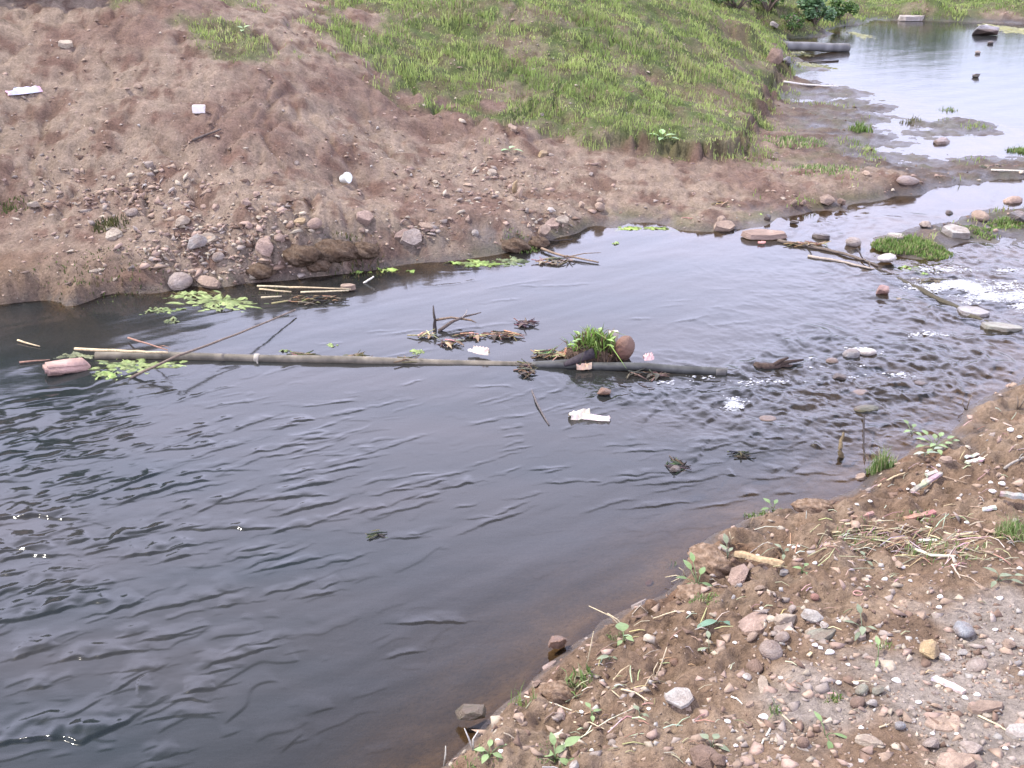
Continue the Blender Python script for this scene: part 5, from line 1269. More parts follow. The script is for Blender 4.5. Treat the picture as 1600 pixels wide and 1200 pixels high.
# ------------------------------------------------------------------ green scum
def scum(px, py, wpx, dpx, label, seed, col=LIME, rz=0.0, rag=.7, zz=.0):
    """a floating mat of algae; widths read across and into the picture"""
    rg = np.random.default_rng(seed); p = wp(px, py, zz); s = scale_at(p); dep = -ray(px, py)[2] / math.sqrt(sum(float(q) ** 2 for q in ray(px, py)))
    A = 72; R = 14; V = [(0, 0, .01)]; th = np.linspace(0, 2 * math.pi, A, endpoint=False)
    edge = 1 + rag * (pnoise(np.cos(th) * 1.4 + seed, np.sin(th) * 1.4, seed) * 1.1 + .6 * pnoise(np.cos(th) * 4 + seed, np.sin(th) * 4, seed + 1) + .35 * pnoise(np.cos(th) * 9 + seed, np.sin(th) * 9, seed + 2))
    edge = np.clip(edge, .25, 1.7); C = [1.0]
    for k in range(1, R + 1):
        for i in range(A):
            q = k / R * edge[i]; x = q * math.cos(th[i]) * wpx * .5 * s; y = q * math.sin(th[i]) * dpx * .5 * s / dep
            hgt = .016 * (float(pnoise(x * 20, y * 20, seed + 4)) + .6 * float(pnoise(x * 55, y * 55, seed + 5))) + .005 - .013 * (k / R) ** 3
            V.append((x * math.cos(rz) - y * math.sin(rz), x * math.sin(rz) + y * math.cos(rz), hgt)); C.append(.75 + .6 * float(pnoise(x * 9, y * 9, seed + 6)) + .2)
    F = [(0, 1 + i, 1 + (i + 1) % A) for i in range(A)]
    for k in range(R - 1):
        for i in range(A):
            a, b = 1 + k * A + i, 1 + k * A + (i + 1) % A
            F.append((a, a + A, b + A, b))
    Va = np.array(V); nz = fbm(Va[:, 0] * 26 + seed, Va[:, 1] * 26, seed + 9, 3); kk = np.concatenate([[0], np.repeat(np.arange(1, R + 1), A)]) / R
    F = [f for f in F if nz[list(f)].mean() < .55 - .75 * kk[list(f)].mean() ** 1.5 + .12]
    t = sstep(-.4, .5, nz)[:, None]; C = np.clip(np.array(C), .45, 1.5)[:, None] * (np.array(col) * .92 * (1 - .6 * t) + np.array((.17, .17, .075)) * .6 * t)
    return tag(link('algae_mat', mesh_from('algae_mat', V, F, M_ALGAE, C, True), None, p), label, 'algae')
scum(345, 472, 120, 26, 'largest bright green scum patch floating by the big pale shore stone', 301, LIME, -.15)
scum(250, 486, 70, 10, 'thin scum streak off the far waterline near the dark water', 302, (.20, .27, .09), .25, .6)
scum(300, 462, 60, 12, 'scum tucked beneath the long tan shore stone', 303, LIME, -.2)
scum(268, 502, 26, 8, 'small drab scum fleck off the far waterline', 304, (.16, .20, .08), 0, .6)
scum(205, 572, 150, 24, 'wide green scum patch trapped under the pipe end', 305, LIME, .12, .5)
scum(165, 588, 60, 14, 'green scum gathered round the pink brick', 306, (.24, .34, .09), .2, .5)
scum(120, 556, 60, 9, 'dull scum beyond the pink brick', 307, (.15, .17, .09), 0, .6)
scum(605, 421, 62, 8, 'vivid green scum strip under the little cliff', 308, (.24, .34, .07), -.1, .5)
scum(555, 426, 40, 4, 'narrow green scum tail under the little cliff', 309, (.24, .34, .07), .15, .5)
scum(642, 424, 16, 5, 'little round scum spot at the end of the vivid strip', 310, (.25, .38, .08), 0, .4)
scum(745, 412, 90, 10, 'green scum along the undercut edge of the pool', 311, (.22, .33, .08), -.1, .6)
scum(800, 408, 60, 14, 'grey green scum at the pool corner', 312, (.13, .17, .08), -.2, .7)
scum(518, 540, 30, 6, 'leaf shaped scum fleck in front of the straw behind the pipe', 313, LIME, 0, .3)
scum(655, 551, 30, 8, 'green scum bit resting against the pipe below the forked branch', 314, LIME, 0, .4)
scum(450, 548, 30, 4, 'thin scum line against the far side of the pipe', 315, LIME, 0, .5)
scum(1000, 357, 90, 5, 'yellow green scum line along the upper shore of the pool', 316, (.27, .38, .09), -.05, .6)
scum(962, 380, 12, 6, 'tiny scum island afloat in the pool', 317, (.25, .34, .12), 0, .4)
scum(1182, 336, 18, 8, 'yellow green scum spot on the muddy tip of the bank', 318, (.27, .38, .09), 0, .4, .02)
scum(1540, 358, 90, 8, 'green scum ribbons over the gravel bar', 319, (.19, .30, .07), .1, .8)
scum(1575, 344, 50, 6, 'brightest scum ribbon beside the dark boulder', 320, (.24, .38, .07), .1, .7)
scum(1430, 420, 50, 6, 'scum at the tail of the islet grass', 321, (.2, .28, .09), -.2, .7)
scum(1445, 428, 20, 5, 'small scum fleck at the head of the white water', 322, (.24, .34, .1), 0, .5)
scum(1585, 47, 70, 16, 'yellow mat painting a yellow reflection on the pond by the dark rock', 323, (.22, .21, .06), 0, .5)  # this mat and the next paint yellow reflections onto the pond
scum(1345, 55, 26, 10, 'yellow mat painting a reflection spot off the outfall pipe', 324, (.2, .2, .08), 0, .5)
scum(1270, 104, 60, 12, 'olive shallow weed in the pond corner', 325, (.16, .16, .07), 0, .5)
scum(1250, 84, 40, 8, 'olive weed under the outfall pipe', 326, (.19, .19, .09), 0, .5)

# ------------------------------------------------------------------ brick, litter and the weed clump on the pipe
def brick():
    p = wp(104, 579, .0); s = scale_at(p); bm = bmesh.new(); bmesh.ops.create_cube(bm, size=1)
    for v in bm.verts: v.co = Vector((v.co.x * .25, v.co.y * .13, v.co.z * .055))
    bmesh.ops.bevel(bm, geom=bm.edges[:], offset=.014, segments=2, affect='EDGES')
    bmesh.ops.subdivide_edges(bm, edges=bm.edges[:], cuts=1)
    for v in bm.verts: v.co += v.co * .10 * float(pnoise(v.co.x * 14 + v.co.z * 9, v.co.y * 14, 5)); 
    for v in bm.verts:
        if v.co.x < -.1: v.co.y *= .72
    me = bpy.data.meshes.new('brick'); bm.to_mesh(me); bm.free(); me.materials.append(M_STONE); me.polygons.foreach_set('use_smooth', np.ones(len(me.polygons), bool))
    o = link('brick', me, None, p + Vector((0, 0, .025)), (.10, .12, .62), (1, 1, 1), (.36, .235, .20)); tag(o, 'worn pink brick half sunk at the end of the long pipe', 'brick')
brick()

def crumple(name, px, py, dims, col, label, seed, cat='litter', rz=0.0, lift=.4, mat=None, zover=None, col2=None):
    """a crumpled bit of sheet, folded into facets"""
    rg = random.Random(seed); p = gp(px, py) if zover is None else wp(px, py, zover); V, F, C = [], [], []; nx, ny = 8, 5
    for i in range(nx + 1):
        for j in range(ny + 1):
            u, v = i / nx - .5, j / ny - .5; k = 1 - .35 * (2 * abs(u)) ** 3
            V.append((u * dims[0] + rg.uniform(-.04, .04) * dims[0], v * dims[1] * k + rg.uniform(-.05, .05) * dims[1], dims[2] * (.9 * (1 - (2 * v) ** 2) * rg.uniform(.4, 1.1))))
            C.append(col2 if col2 and abs(u) > .4 else tuple(q * rg.uniform(.9, 1.05) for q in col))
    for i in range(nx):
        for j in range(ny):
            a = i * (ny + 1) + j; F.append((a, a + ny + 1, a + ny + 2, a + 1))
    mb = MB(); mb.add(V, F, C); o = mb.obj(name, mat or M_LITTER, None, False, p + Vector((0, 0, .003))); o.rotation_euler = (0, 0, rz)
    return tag(o, label, cat)
crumple('plastic_wrapper', 38, 146, (.30, .09, .06), (.66, .64, .74), 'long white and lilac plastic wrapper lying on the bare far slope', 3, rz=.75, col2=(.70, .40, .50))
def cup(px, py, r0, r1, h, col, label, tilt, name='plastic_cup', sq=1.0):
    p = gp(px, py); root = empty(name, p); mb = MB(); seg = 16; V, F = [], []
    for k, (r, z) in enumerate(((r0 * .9, 0), (r0, .004), (r1, h), (r1 * 1.1, h), (r1 * 1.1, h - .006))):
        for i in range(seg): a = 2 * math.pi * i / seg; V.append((r * math.cos(a), r * math.sin(a) * sq, z * (1 + .12 * math.sin(2 * a))))
    for k in range(4):
        for i in range(seg): F.append((k * seg + i, k * seg + (i + 1) % seg, (k + 1) * seg + (i + 1) % seg, (k + 1) * seg + i))
    F.append(tuple(reversed(range(seg)))); mb.add(V, F, col); mb.obj('cup_wall', M_LITTER, root, True)
    lb = MB(); lb.tube([Vector((0, 0, h * .93)), Vector((0, 0, h * 1.03))], r1 * 1.0, 16, tuple(q * .93 for q in col)); lb.obj('lid', M_LITTER, root)
    root.rotation_euler = tilt; root.location = p + Vector((0, 0, r1 * .8)); return tag(root, label, 'cup')
cup(534, 287, .032, .045, .075, (.72, .74, .70), 'crushed white cup lying on the bare slope above the little cliff', (1.2, .5, .9))
def carton(px, py, dims, col, label, rz, name='carton', tilt=0.0, zover=None):
    p = gp(px, py) if zover is None else wp(px, py, zover); bm = bmesh.new(); bmesh.ops.create_cube(bm, size=1)
    for v in bm.verts: v.co = Vector((v.co.x * dims[0], v.co.y * dims[1], (v.co.z + .5) * dims[2])) 
    for v in bm.verts: v.co += Vector((random.uniform(-.08, .08) * dims[0], random.uniform(-.08, .08) * dims[1], random.uniform(-.06, .06) * dims[2]))
    bmesh.ops.bevel(bm, geom=bm.edges[:], offset=.08 * min(dims), segments=2, affect='EDGES')
    me = bpy.data.meshes.new(name); bm.to_mesh(me); bm.free()
    a = me.color_attributes.new('Col', 'FLOAT_COLOR', 'POINT'); a.data.foreach_set('color', np.tile(np.array((*col, 1), np.float32), len(me.vertices))); me.materials.append(M_LITTER)
    return tag(link(name, me, None, p, (tilt, .05, rz)), label, 'carton' if name == 'carton' else 'litter')
carton(311, 176, (.105, .07, .065), (.74, .70, .66), 'small white box lying alone high on the bare far slope', .15)
crumple('rag', 905, 652, (.11, .07, .05), (.62, .56, .44), 'pale crumpled rag snagged on a stone below the pipe', 8, rz=.3, zover=.0)
crumple('plastic_scrap', 930, 655, (.16, .045, .03), (.70, .62, .55), 'long whitish plastic scrap trailing from the rag', 9, rz=-.2, zover=.0)
crumple('plastic_scrap', 752, 552, (.11, .05, .05), (.62, .50, .40), 'pale fleshy scrap caught on top of the long pipe', 10, rz=-.5, zover=.02)
crumple('plastic_scrap', 740, 549, (.07, .03, .02), (.78, .74, .66), 'little white sliver beside the pale scrap on the pipe', 11, rz=.1, zover=.02)
crumple('plastic_scrap', 1013, 562, (.06, .04, .05), (.66, .45, .40), 'pinkish shred on the dark pipe past the clay pot', 12, rz=.2, zover=.055)
crumple('leaf_litter', 912, 576, (.09, .05, .04), (.48, .33, .22), 'tan leaf hanging in front of the dark pipe', 13, rz=.2, zover=.01, cat='leaf')
crumple('plastic_scrap', 1190, 380, (.06, .03, .02), (.70, .30, .25), 'red and white shred stuck under the large reddish slab', 14, rz=0, zover=.01)
# small pale things on the far slope
for i, (a, b, w) in enumerate([(227, 292, 7), (580, 262, 6), (217, 198, 6), (590, 202, 6), (642, 276, 7)]):
    stone(a, b, w, 'angular', 'white', ['white chip below the bare gully', 'white chip above the crushed cup', 'white chip in the gully near the white box', 'white chip on the path below the grass', 'white chip standing on the stony slope'][i], .7, .8, 0, .1, name='white_chip', cat='litter')

# the weed clump that has caught against the pipe, with what is stuck in it
def clump():
    root = empty('weed_clump', wp(928, 566, 0.0)); s = scale_at(root.location); rg = np.random.default_rng(77)
    n = 260; a = rg.uniform(0, 6.28, n); r = np.sqrt(rg.random(n)); x = r * np.cos(a) * .15; y = r * np.sin(a) * .09 + .06; z = .03 + .10 * (1 - r ** 2)
    c = np.array([[(.20, .33, .07), (.27, .40, .10), (.10, .15, .04), (.16, .12, .06)][k] for k in rg.integers(0, 4, n)]) * rg.uniform(.7, 1.2, (n, 1))
    g = blades('foliage', x, y, z, rg.uniform(.05, .11, n), np.full(n, .011), c, rg, root, M_GRASS, .9); g['kind'] = 'stuff'
    n = 220; a = rg.uniform(0, 6.28, n); r = np.sqrt(rg.random(n)); x = r * np.cos(a) * .17; y = r * np.sin(a) * .10 + .05; z = .0 + .08 * (1 - r ** 2)
    c = np.array([[(.05, .04, .03), (.10, .07, .05), (.17, .11, .07)][k] for k in rg.integers(0, 3, n)])
    g = blades('roots', x, y, z, rg.uniform(.03, .08, n), np.full(n, .010), c, rg, root, M_GRASS, 1.4); g['kind'] = 'stuff'
    bm = bmesh.new(); bmesh.ops.create_icosphere(bm, subdivisions=3, radius=1); V = np.array([v.co[:] for v in bm.verts]); F = [[v.index for v in f.verts] for f in bm.faces]; bm.free()
    k = 1 + .3 * pnoise(V[:, 0] * 2 + V[:, 2], V[:, 1] * 2, 9) + .15 * pnoise(V[:, 0] * 6 + V[:, 2] * 5, V[:, 1] * 6, 10)
    link('mud_core', mesh_from('mud_core', V * k[:, None] * np.array((.16, .09, .085)), F, M_CLOD, np.tile((.08, .055, .04), (len(V), 1)), True), root, (0, .05, .02))
    for i in range(12):
        lb = MB(); aa = random.uniform(0, 6.28); lb.leaf((math.cos(aa) * .12, .04 + math.sin(aa) * .07, .10 + .06 * random.random()), (math.cos(aa), math.sin(aa), .5), random.uniform(.04, .08), .03, .3, (0, 0, 1), [(.24, .38, .09), (.17, .27, .07), (.30, .42, .14)][i % 3], .15)
        lb.obj('leaf', M_LEAF, root, True)
    tag(root, 'clump of green weeds and dead roots caught against the dark pipe', 'weed')
clump()
carton(916, 541, (.042, .03, .045), (.72, .66, .52), 'tiny cream box stuck in the front of the weed clump', .1, 'carton', 0, .07)
o = carton(957, 545, (.055, .025, .11), (.55, .47, .42), 'pale upright board scrap wedged beside the clay pot', .2, 'board_scrap', -.1, .03)
carton(888, 552, (.05, .03, .04), (.45, .22, .15), 'reddish scrap at the near corner of the weed clump', .5, 'scrap', .3, .02)
plank_o = MB(); 
def dark_shoe():
    p = wp(905, 566, .03); mb = MB(); V, F = [], []; n = 8; prof = [(0, .02, .02), (.05, .032, .035), (.11, .034, .05), (.15, .030, .062), (.19, .026, .07)]
    for (x, w, h) in prof:
        for k in range(8):
            a = 2 * math.pi * k / 8; V.append((x - .095, w * math.cos(a), .5 * h * (1 + math.sin(a))))
    for i in range(4):
        for k in range(8): F.append((i * 8 + k, i * 8 + (k + 1) % 8, (i + 1) * 8 + (k + 1) % 8, (i + 1) * 8 + k))
    F += [tuple(reversed(range(8))), tuple(range(32, 40))]; mb.add(V, F, (.035, .028, .032)); o = mb.obj('bark_chunk', M_WOOD, None, True, p); o.rotation_euler = (0, -.15, .3)
    tag(o, 'dark wet chunk of bark lying in the near side of the weed clump', 'wood')
dark_shoe()
def pot():
    p = wp(976, 567, 0.0); bm = bmesh.new(); bmesh.ops.create_uvsphere(bm, u_segments=24, v_segments=16, radius=1)
    for v in bm.verts:
        k = 1 + .05 * float(pnoise(v.co.x * 2 + v.co.z, v.co.y * 2, 3)) + .015 * float(pnoise(v.co.x * 8 + v.co.z * 7, v.co.y * 8, 4)); v.co = Vector((v.co.x * .062 * k, v.co.y * .06 * k, v.co.z * .088 * k))
    me = bpy.data.meshes.new('coconut'); bm.to_mesh(me); bm.free(); me.materials.append(M_STONE); me.polygons.foreach_set('use_smooth', np.ones(len(me.polygons), bool))
    tag(link('coconut', me, None, p + Vector((0, .06, .07)), (.2, .25, 0), (1, 1, 1), (.15, .062, .042)), 'round reddish brown husk resting behind the dark pipe', 'husk')
pot()

def raft(px, py, wpx, dpx, n, label, seed, cols, zz=.0, leaf_n=5):
    """drift of dead twigs and leaves floating in a heap"""
    rg = random.Random(seed); p = wp(px, py, zz); s = scale_at(p); dep = 2.3; mb = MB(); root = empty('drift_heap', p)
    for i in range(n):
        a = rg.uniform(0, 6.28); r = math.sqrt(rg.random()); c = Vector((r * math.cos(a) * wpx * .5 * s, r * math.sin(a) * dpx * .5 * s * dep, .008 + .03 * (1 - r) * rg.random())); t = rg.gauss(0, .7)
        d = Vector((math.cos(t), math.sin(t), rg.uniform(-.25, .35))) * rg.uniform(.02, .075); q = cols[rg.randrange(len(cols))]
        mb.tube([c - d, c + Vector((0, 0, .005)), c + d], [.004, .005, .002], 4, tuple(k * rg.uniform(.7, 1.2) for k in q))
    tw = mb.obj('twigs', M_WOOD, root, True); tw['kind'] = 'stuff'
    for i in range(leaf_n):
        a = rg.uniform(0, 6.28); r = math.sqrt(rg.random()); lb = MB(); lb.leaf((r * math.cos(a) * wpx * .45 * s, r * math.sin(a) * dpx * .45 * s * dep, .02), (math.cos(a * 3), math.sin(a * 3), .2), rg.uniform(.04, .07), .028, .5, (0, 0, 1), cols[rg.randrange(len(cols))], .2); lb.obj('leaf', M_STRAW, root, True)
    return tag(root, label, 'debris')
BR = [(.26, .18, .11), (.15, .10, .06), (.06, .045, .035), (.40, .30, .18)]
raft(735, 527, 36, 8, 14, 'tan drift heap floating behind the long pipe', 401, BR)
raft(788, 526, 56, 10, 30, 'largest brown drift heap behind the long pipe', 402, BR)
raft(822, 508, 22, 10, 14, 'dark drift heap at the far end behind the pipe', 403, [(.06, .045, .045), (.10, .07, .06)])
raft(666, 527, 36, 5, 10, 'straw coloured drift heap at the foot of the forked branch', 404, [(.42, .32, .19), (.26, .18, .11)])
raft(702, 538, 24, 8, 12, 'little brown drift heap between branch and pipe', 405, BR)
raft(858, 556, 60, 14, 40, 'drift caught at the joint of the two pipes', 406, BR + [(.2, .25, .1)])
raft(823, 580, 14, 22, 26, 'dark tangle hanging on the pipe joint', 407, [(.05, .04, .035), (.12, .09, .06)])
raft(490, 470, 80, 16, 40, 'dark wet drift under the straw bundle', 408, [(.04, .035, .03), (.09, .07, .045), (.2, .16, .09)])
raft(870, 410, 60, 14, 30, 'grey drift at the corner of the pool', 409, [(.14, .12, .09), (.22, .18, .13)])
raft(1055, 733, 36, 18, 22, 'dark weed snagged in smooth grey water', 410, [(.04, .04, .03), (.07, .065, .045)], -.014, 0)
raft(1160, 715, 20, 12, 12, 'small dark snag in the water off the near bank', 411, [(.04, .04, .03), (.07, .065, .045)], -.014, 0)
raft(590, 840, 40, 14, 10, 'few dark leaves adrift on the open stream', 412, [(.04, .04, .03), (.08, .08, .05)], -.016, 0)
raft(1260, 384, 60, 8, 26, 'brown drift against the sunken branch', 413, BR)
raft(1130, 322, 80, 10, 34, 'dead twigs on the muddy tip of the far bank', 414, BR, .05)
raft(1450, 440, 50, 8, 14, 'dark drift on the sunken timber', 415, [(.06, .05, .04), (.12, .10, .07)])
raft(1560, 262, 60, 8, 26, 'drift line on the mud bar at the picture edge', 416, [(.14, .11, .09), (.22, .18, .14)], .03)
raft(1090, 345, 50, 6, 14, 'pale twigs on the muddy tip by the pool', 417, [(.42, .34, .24), (.3, .22, .15)], .03)

raft(470, 558, 30, 7, 14, 'small snag of weed against the pipe past its wire tie', 418, [(.08, .08, .04), (.14, .11, .07)], .0, 2)
raft(560, 561, 40, 8, 18, 'snag of dead weed half way along the long pipe', 419, [(.08, .08, .04), (.14, .11, .07), (.25, .2, .12)], .0, 2)
raft(640, 566, 30, 7, 14, 'little snag on the awash part of the long pipe', 420, [(.08, .07, .04), (.16, .12, .08)], .0, 2)
raft(1010, 588, 60, 8, 20, 'drift dangling under the dark pipe', 421, [(.05, .045, .035), (.14, .10, .07)], .0, 2)
# dry litter lying over the near bank
def litter_mass(name, px, py, rx, ry, n, seed, cols, lmin, lmax):
    rg = np.random.default_rng(seed); a = rg.normal(px, rx, n); b = rg.normal(py, ry, n); x, y, t = cast(a, b, height); z = height(x, y); mb = MB()
    for i in range(n):
        if z[i] < .03: continue
        ang = rg.normal(.0, .6); L = rg.uniform(lmin, lmax); d = Vector((math.cos(ang), math.sin(ang), 0)) * L * .5; c = Vector((x[i], y[i], z[i] + .004)); q = cols[rg.integers(len(cols))]
        e0, e1 = c - d, c + d; e0.z = H1(e0.x, e0.y) + .003 + .012 * rg.random() ** 2; e1.z = H1(e1.x, e1.y) + .003 + .012 * rg.random() ** 2; c = (e0 + e1) * .5 + Vector((rg.normal(0, .05) * L, rg.normal(0, .05) * L, .002)); c.z = max(c.z, z[i] + .002)
        r = rg.uniform(.0012, .0026); mb.tube([e0, c + Vector((0, 0, .004)), e1], [r, r, r * .6], 4, tuple(k * rg.uniform(.7, 1.15) for k in q), False)
    tag(mb.obj(name, M_STRAW, None, True), kind='stuff')
ST = [(.46, .38, .26), (.38, .30, .20), (.28, .20, .14), (.52, .48, .38)]
litter_mass('dry_litter', 1420, 845, 75, 18, 150, 501, ST, .03, .13)
litter_mass('dry_litter', 1500, 860, 70, 14, 70, 502, ST, .03, .12)
litter_mass('dry_litter', 1250, 900, 200, 110, 110, 503, ST, .015, .06)
litter_mass('dry_litter', 960, 1080, 90, 60, 90, 504, ST, .015, .07)
litter_mass('dry_litter', 1480, 720, 80, 50, 60, 505, ST, .02, .07)

for (a, b, w, d, h, lab, sd) in [(470, 392, .16, .12, .075, 'rounded dark clod added as shade at the lip of the little cliff', 21), (520, 384, .22, .13, .085, 'widest dark clod added as shade over the little cliff', 22), (566, 386, .15, .10, .065, 'dark clod added as shade at the far end of the little cliff', 23), (498, 408, .12, .09, .06, 'low dark clod added as shade at the foot of the little cliff', 24), (800, 379, .17, .11, .06, 'long dark clod added as shade at the undercut edge of the pool', 25), (838, 375, .13, .09, .055, 'end dark clod added as shade where the undercut edge meets the pool', 26), (405, 418, .14, .10, .06, 'dark clod added as shade among the stones at the foot of the far bank', 27)]:
    clod(a, b, w * .85, d, h, lab, sd, 0, .52, h * .45)  # added clods, toned dark to stand in for shade below the overhang

# ------------------------------------------------------------------ white shells on the near bank
def shell_mesh(seed):
    rg = random.Random(seed); V, F = [(0, 0, .30)], []; A, R = 12, 3
    for k in range(1, R + 1):
        for i in range(A):
            a = 2 * math.pi * i / A; q = k / R; e = 1 + .18 * math.sin(a + seed) + .10 * math.sin(3 * a + seed * 2)
            V.append((.5 * q * e * math.cos(a), .36 * q * e * math.sin(a), .30 * (1 - q ** 2.2)))
    for i in range(A): F.append((0, 1 + i, 1 + (i + 1) % A))
    for k in range(R - 1):
        for i in range(A):
            a, b = 1 + k * A + i, 1 + k * A + (i + 1) % A; F.append((a, a + A, b + A, b))
    F.append(tuple(reversed(range(1 + (R - 1) * A, 1 + R * A))))
    return mesh_from('shell', V, F, M_SHELL, np.tile((.70, .67, .62), (len(V), 1)), True)
SH = [shell_mesh(i) for i in range(4)]
SHELLS = [(1191, 952, 8, 'beside the split pink slab'), (1184, 869, 8, 'behind the split stick'), (1193, 1121, 16, 'largest of all, by the star like tuft'), (1137, 1128, 10, 'below the long pale shard'), (1274, 1009, 9, 'next to the olive slab'), (1281, 1013, 8, 'with a green stain near the olive slab'), (1295, 1020, 14, 'open like a cup below the olive slab'), (1311, 971, 7, 'beyond the pale grey flat topped stone'),
          (1233, 853, 6, 'first in the row along the weed'), (1240, 856, 8, 'middle of the row along the weed'), (1247, 854, 6, 'last in the row along the weed'), (1273, 880, 8, 'alone on smooth soil'), (1383, 906, 10, 'below the dry straw'), (1410, 887, 11, 'at the foot of the dry straw'), (1422, 908, 6, 'small on smooth soil'), (1468, 933, 10, 'upper of a pair on smooth soil'), (1468, 950, 10, 'lower of a pair on smooth soil'), (1562, 936, 10, 'bright on smooth soil near the edge'), (1592, 889, 9, 'below the greyish weed'),
          (1325, 1039, 7, 'between pile and gravel'), (1338, 1069, 10, 'left of a pair above the greenish stones'), (1310, 1068, 10, 'on the hump above the greenish stones'), (1400, 1064, 13, 'beyond the oval pebble'), (1435, 1098, 9, 'above the broad flat stone'), (1361, 1003, 6, 'in the gravel shadow'), (1387, 999, 7, 'on top of a gravel lump'), (1345, 1138, 9, 'on the head of the cream shard'), (1457, 1147, 7, 'on the rim of the broad flat stone'), (1495, 1148, 7, 'under the broad flat stone'), (1507, 1091, 9, 'at the end of the weathered slat'), (1526, 1086, 9, 'past the end of the weathered slat'),
          (1466, 728, 8, 'beyond the driftwood'), (1449, 737, 6, 'just above the driftwood'), (1548, 755, 9, 'left of a bright pair'), (1565, 756, 10, 'right of a bright pair'), (1592, 757, 10, 'dull, at the picture edge'), (1551, 769, 12, 'bluish, below the bright pair'), (1498, 780, 7, 'pinkish, beyond the reddish bark'), (1427, 757, 9, 'in front of the driftwood'), (1418, 765, 6, 'lilac, near the driftwood'), (1339, 789, 7, 'near the water by the bark sliver'), (1359, 784, 7, 'beyond the bark sliver'), (1510, 817, 8, 'above the bent reed'), (1579, 672, 11, 'near the riffle'), (1593, 684, 8, 'near the picture edge below the riffle'), (1518, 722, 7, 'touching the curled bark'),
          (1149, 1166, 8, 'by the crumbly clods'), (1132, 1190, 9, 'on the lesser clod'), (1057, 995, 7, 'left of the bluish leaf'), (1098, 1017, 8, 'by the narrow leaved weed'), (1076, 958, 7, 'under the leafy plant'), (909, 1113, 9, 'at the end of the long pale stalk'), (783, 1175, 9, 'by the lowest seedlings'), (777, 1158, 8, 'under the whitish forked stem'), (924, 1173, 7, 'right of the broad leaved seedlings'), (1014, 1108, 7, 'alone above the small four leaved weed'), (1246, 1131, 7, 'right of the small tuft'), (1216, 1110, 6, 'stuck in the star like tuft'), (1148, 1005, 8, 'above the low tan stone'), (1220, 1060, 8, 'right of the long pale shard'), (1555, 985, 8, 'on the pale gravel'), (1580, 1000, 7, 'on the trodden pale patch'), (1570, 1170, 8, 'low by the edge of the picture')]
for i, (a, b, w, lab) in enumerate(SHELLS):
    p = gp(a, b, .002); s = scale_at(p); rg = random.Random(i * 5); k = w * s * rg.uniform(.95, 1.15)
    o = link('shell', SH[i % 4], None, p, (rg.uniform(-.25, .25), rg.uniform(-.25, .25), rg.uniform(-.6, .6)), (k, k * 1.1, k))
    tag(o, 'white shell ' + lab, 'shell', 'white shells on the near bank')
# red rubber ring
mb = MB(); P = [Vector((.017 * math.cos(t), .014 * math.sin(t), .004)) for t in np.linspace(.3, 6.0, 14)]
mb.tube(P, .0022, 5, (.45, .24, .20)); tag(mb.obj('rubber_band', M_LITTER, None, True, gp(1340, 928)), 'pinkish open rubber band on smooth near bank soil', 'band')

# ------------------------------------------------------------------ bushes and trees
def crown(name, parent, n, centres, leaf, cols, seed, mat=M_LEAF):
    """leaf sized faces in clumps spread through the crown"""
    rg = np.random.default_rng(seed); K = np.array(centres, float); w = K[:, 3] ** 2; pick = rg.choice(len(K), n, p=w / w.sum())
    d = rg.normal(0, 1, (n, 3)); d /= np.linalg.norm(d, axis=1)[:, None]; r = rg.random(n) ** .45
    P = K[pick, :3] + d * (K[pick, 3] * r)[:, None] * np.array((1, 1, .8))
    nz = fbm(P[:, 0] * 1.7 + P[:, 2], P[:, 1] * 1.7 - P[:, 2], seed, 3); ok = nz > -.35; P = P[ok]; n = len(P)
    a = rg.uniform(0, 6.28, n); t = rg.uniform(-.6, .9, n); D = np.stack([np.cos(a) * np.cos(t), np.sin(a) * np.cos(t), np.sin(t)], 1)
    S = np.cross(D, rg.normal(0, 1, (n, 3))); S /= np.linalg.norm(S, axis=1)[:, None]; L = leaf * rg.uniform(.6, 1.3, n)[:, None]
    V = np.stack([P - D * L * .5, P + S * L * .26, P + D * L * .5, P - S * L * .26], 1).reshape(-1, 3)
    F = np.arange(n * 4).reshape(n, 4); c = np.array(cols)[rg.integers(0, len(cols), n)] * rg.uniform(.7, 1.25, (n, 1))
    return link(name, mesh_from(name, V, F, mat, np.repeat(c, 4, 0)), parent)
def bush(px, py, w, h, n, leaf, label, seed, cols, name='bush', cat='bush', loc=None, trunk_r=.03, low=.0):
    p = Vector(loc) if loc is not None else gp(px, py); rg = random.Random(seed); root = empty(name, p); mb = MB(); cs = []
    for i in range(9 if w < 1.5 else 16):
        a = rg.uniform(0, 6.28); r = math.sqrt(rg.random()) * w * .42; zz = h * (low + (1 - low) * rg.uniform(.25, .85)); c = Vector((r * math.cos(a), r * math.sin(a), zz)); cs.append((c.x, c.y, c.z, rg.uniform(.16, .30) * max(w, h * .7) * (.7 + .3 * (1 - zz / h))))
        mb.tube([Vector((0, 0, -.05)), Vector((c.x * .35, c.y * .35, c.z * .5)), c], [trunk_r, trunk_r * .6, trunk_r * .2], 6, (.11, .085, .065))
    mb.obj('trunk', M_WOOD, root, True); crown('crown', root, n, cs, leaf, cols, seed); return tag(root, label, cat)
DKG = [(.045, .085, .022), (.06, .11, .03), (.035, .06, .018)]; MG = [(.08, .15, .04), (.11, .19, .05), (.055, .10, .03)]; LG = [(.13, .22, .07), (.17, .26, .09), (.09, .16, .05)]
bush(1272, 38, .85, .62, 1100, .10, 'big leaved bush on the rubble beyond the outfall pipe', 601, [(.11, .20, .08), (.16, .26, .13), (.06, .11, .05)])
bush(1308, 30, .8, .5, 900, .08, 'lower green bush right of the big leaved one at the pond', 602, MG)
bush(1236, 46, .5, .3, 420, .06, 'small bush at the near side of the rubble by the pipe', 603, MG)
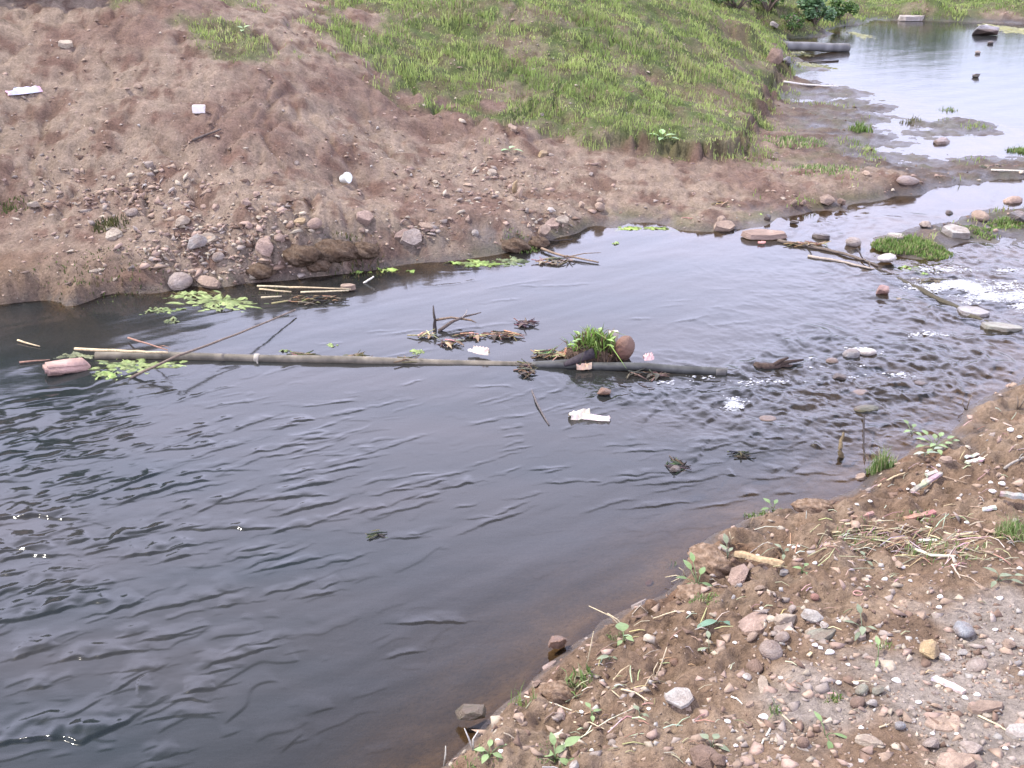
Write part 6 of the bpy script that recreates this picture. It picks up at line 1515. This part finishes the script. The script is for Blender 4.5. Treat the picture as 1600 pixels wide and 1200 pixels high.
bush(1150, 14, 1.3, .55, 1500, .07, 'broad dark green shrub behind the shoulder of the mound', 604, DKG + MG)
bush(1200, 18, 1.1, .5, 1300, .07, 'dark green shrub between the mound and the big leaved bush', 605, MG)
bush(0, 0, 3.2, .9, 5000, .10, 'low hedge like shrub on the far side of the pond', 606, MG, loc=(10.6, 30.2, .45))
bush(0, 0, 3.0, .8, 2000, .10, 'rounded shrub on the far side of the pond beside the hedge like one', 607, LG, loc=(13.6, 30.6, .45))
bush(0, 0, 3.0, 1.0, 2000, .10, 'yellowish shrub on the far side of the pond at the picture edge', 608, [(.20, .22, .04), (.26, .26, .06), (.12, .15, .04)], loc=(16.6, 31.2, .5))
# the big tree in the corner whose dark crown the still water mirrors
def tree(loc, label, seed, w, h, n, cols, leaf=.13):
    rg = random.Random(seed); root = empty('tree', loc); mb = MB(); top = Vector((rg.uniform(-.2, .2), 0, h * .62)); cs = []
    mb.tube(lerp_path([Vector((0, 0, -.3)), Vector((.05, .02, h * .25)), top], 4, .03), [.16 - .009 * i for i in range(9)], 10, (.10, .08, .065))
    for i in range(18):
        a = rg.uniform(0, 6.28); r = math.sqrt(rg.random()) * w * .46; zz = rg.uniform(.10, .92) * h; c = Vector((r * math.cos(a), r * math.sin(a), zz)); st = Vector((.05, .02, min(zz * .6, h * .55)))
        cs.append((c.x, c.y, c.z, rg.uniform(.55, .95) * w * .22)); mb.tube([st, st.lerp(c, .5) + Vector((0, 0, .1)), c], [.06, .045, .015], 6, (.10, .08, .065))
    mb.obj('trunk', M_WOOD, root, True); crown('crown', root, n, cs, leaf, cols, seed); return tag(root, label, 'tree')
tree((-7.4, 13.9, 1.75), 'dark leafy tree at the top corner over the bare slope', 701, 3.2, 2.1, 13000, DKG, .17)
bush(0, 0, 2.5, 1.65, 10000, .16, 'dark shrub crouching at the foot of the corner tree', 703, DKG, loc=(-5.75, 13.2, 1.55))
bush(0, 0, 1.9, 1.05, 7000, .15, 'lower dark shrub beyond the crest beside the corner tree', 704, DKG, loc=(-4.75, 13.1, 1.5))
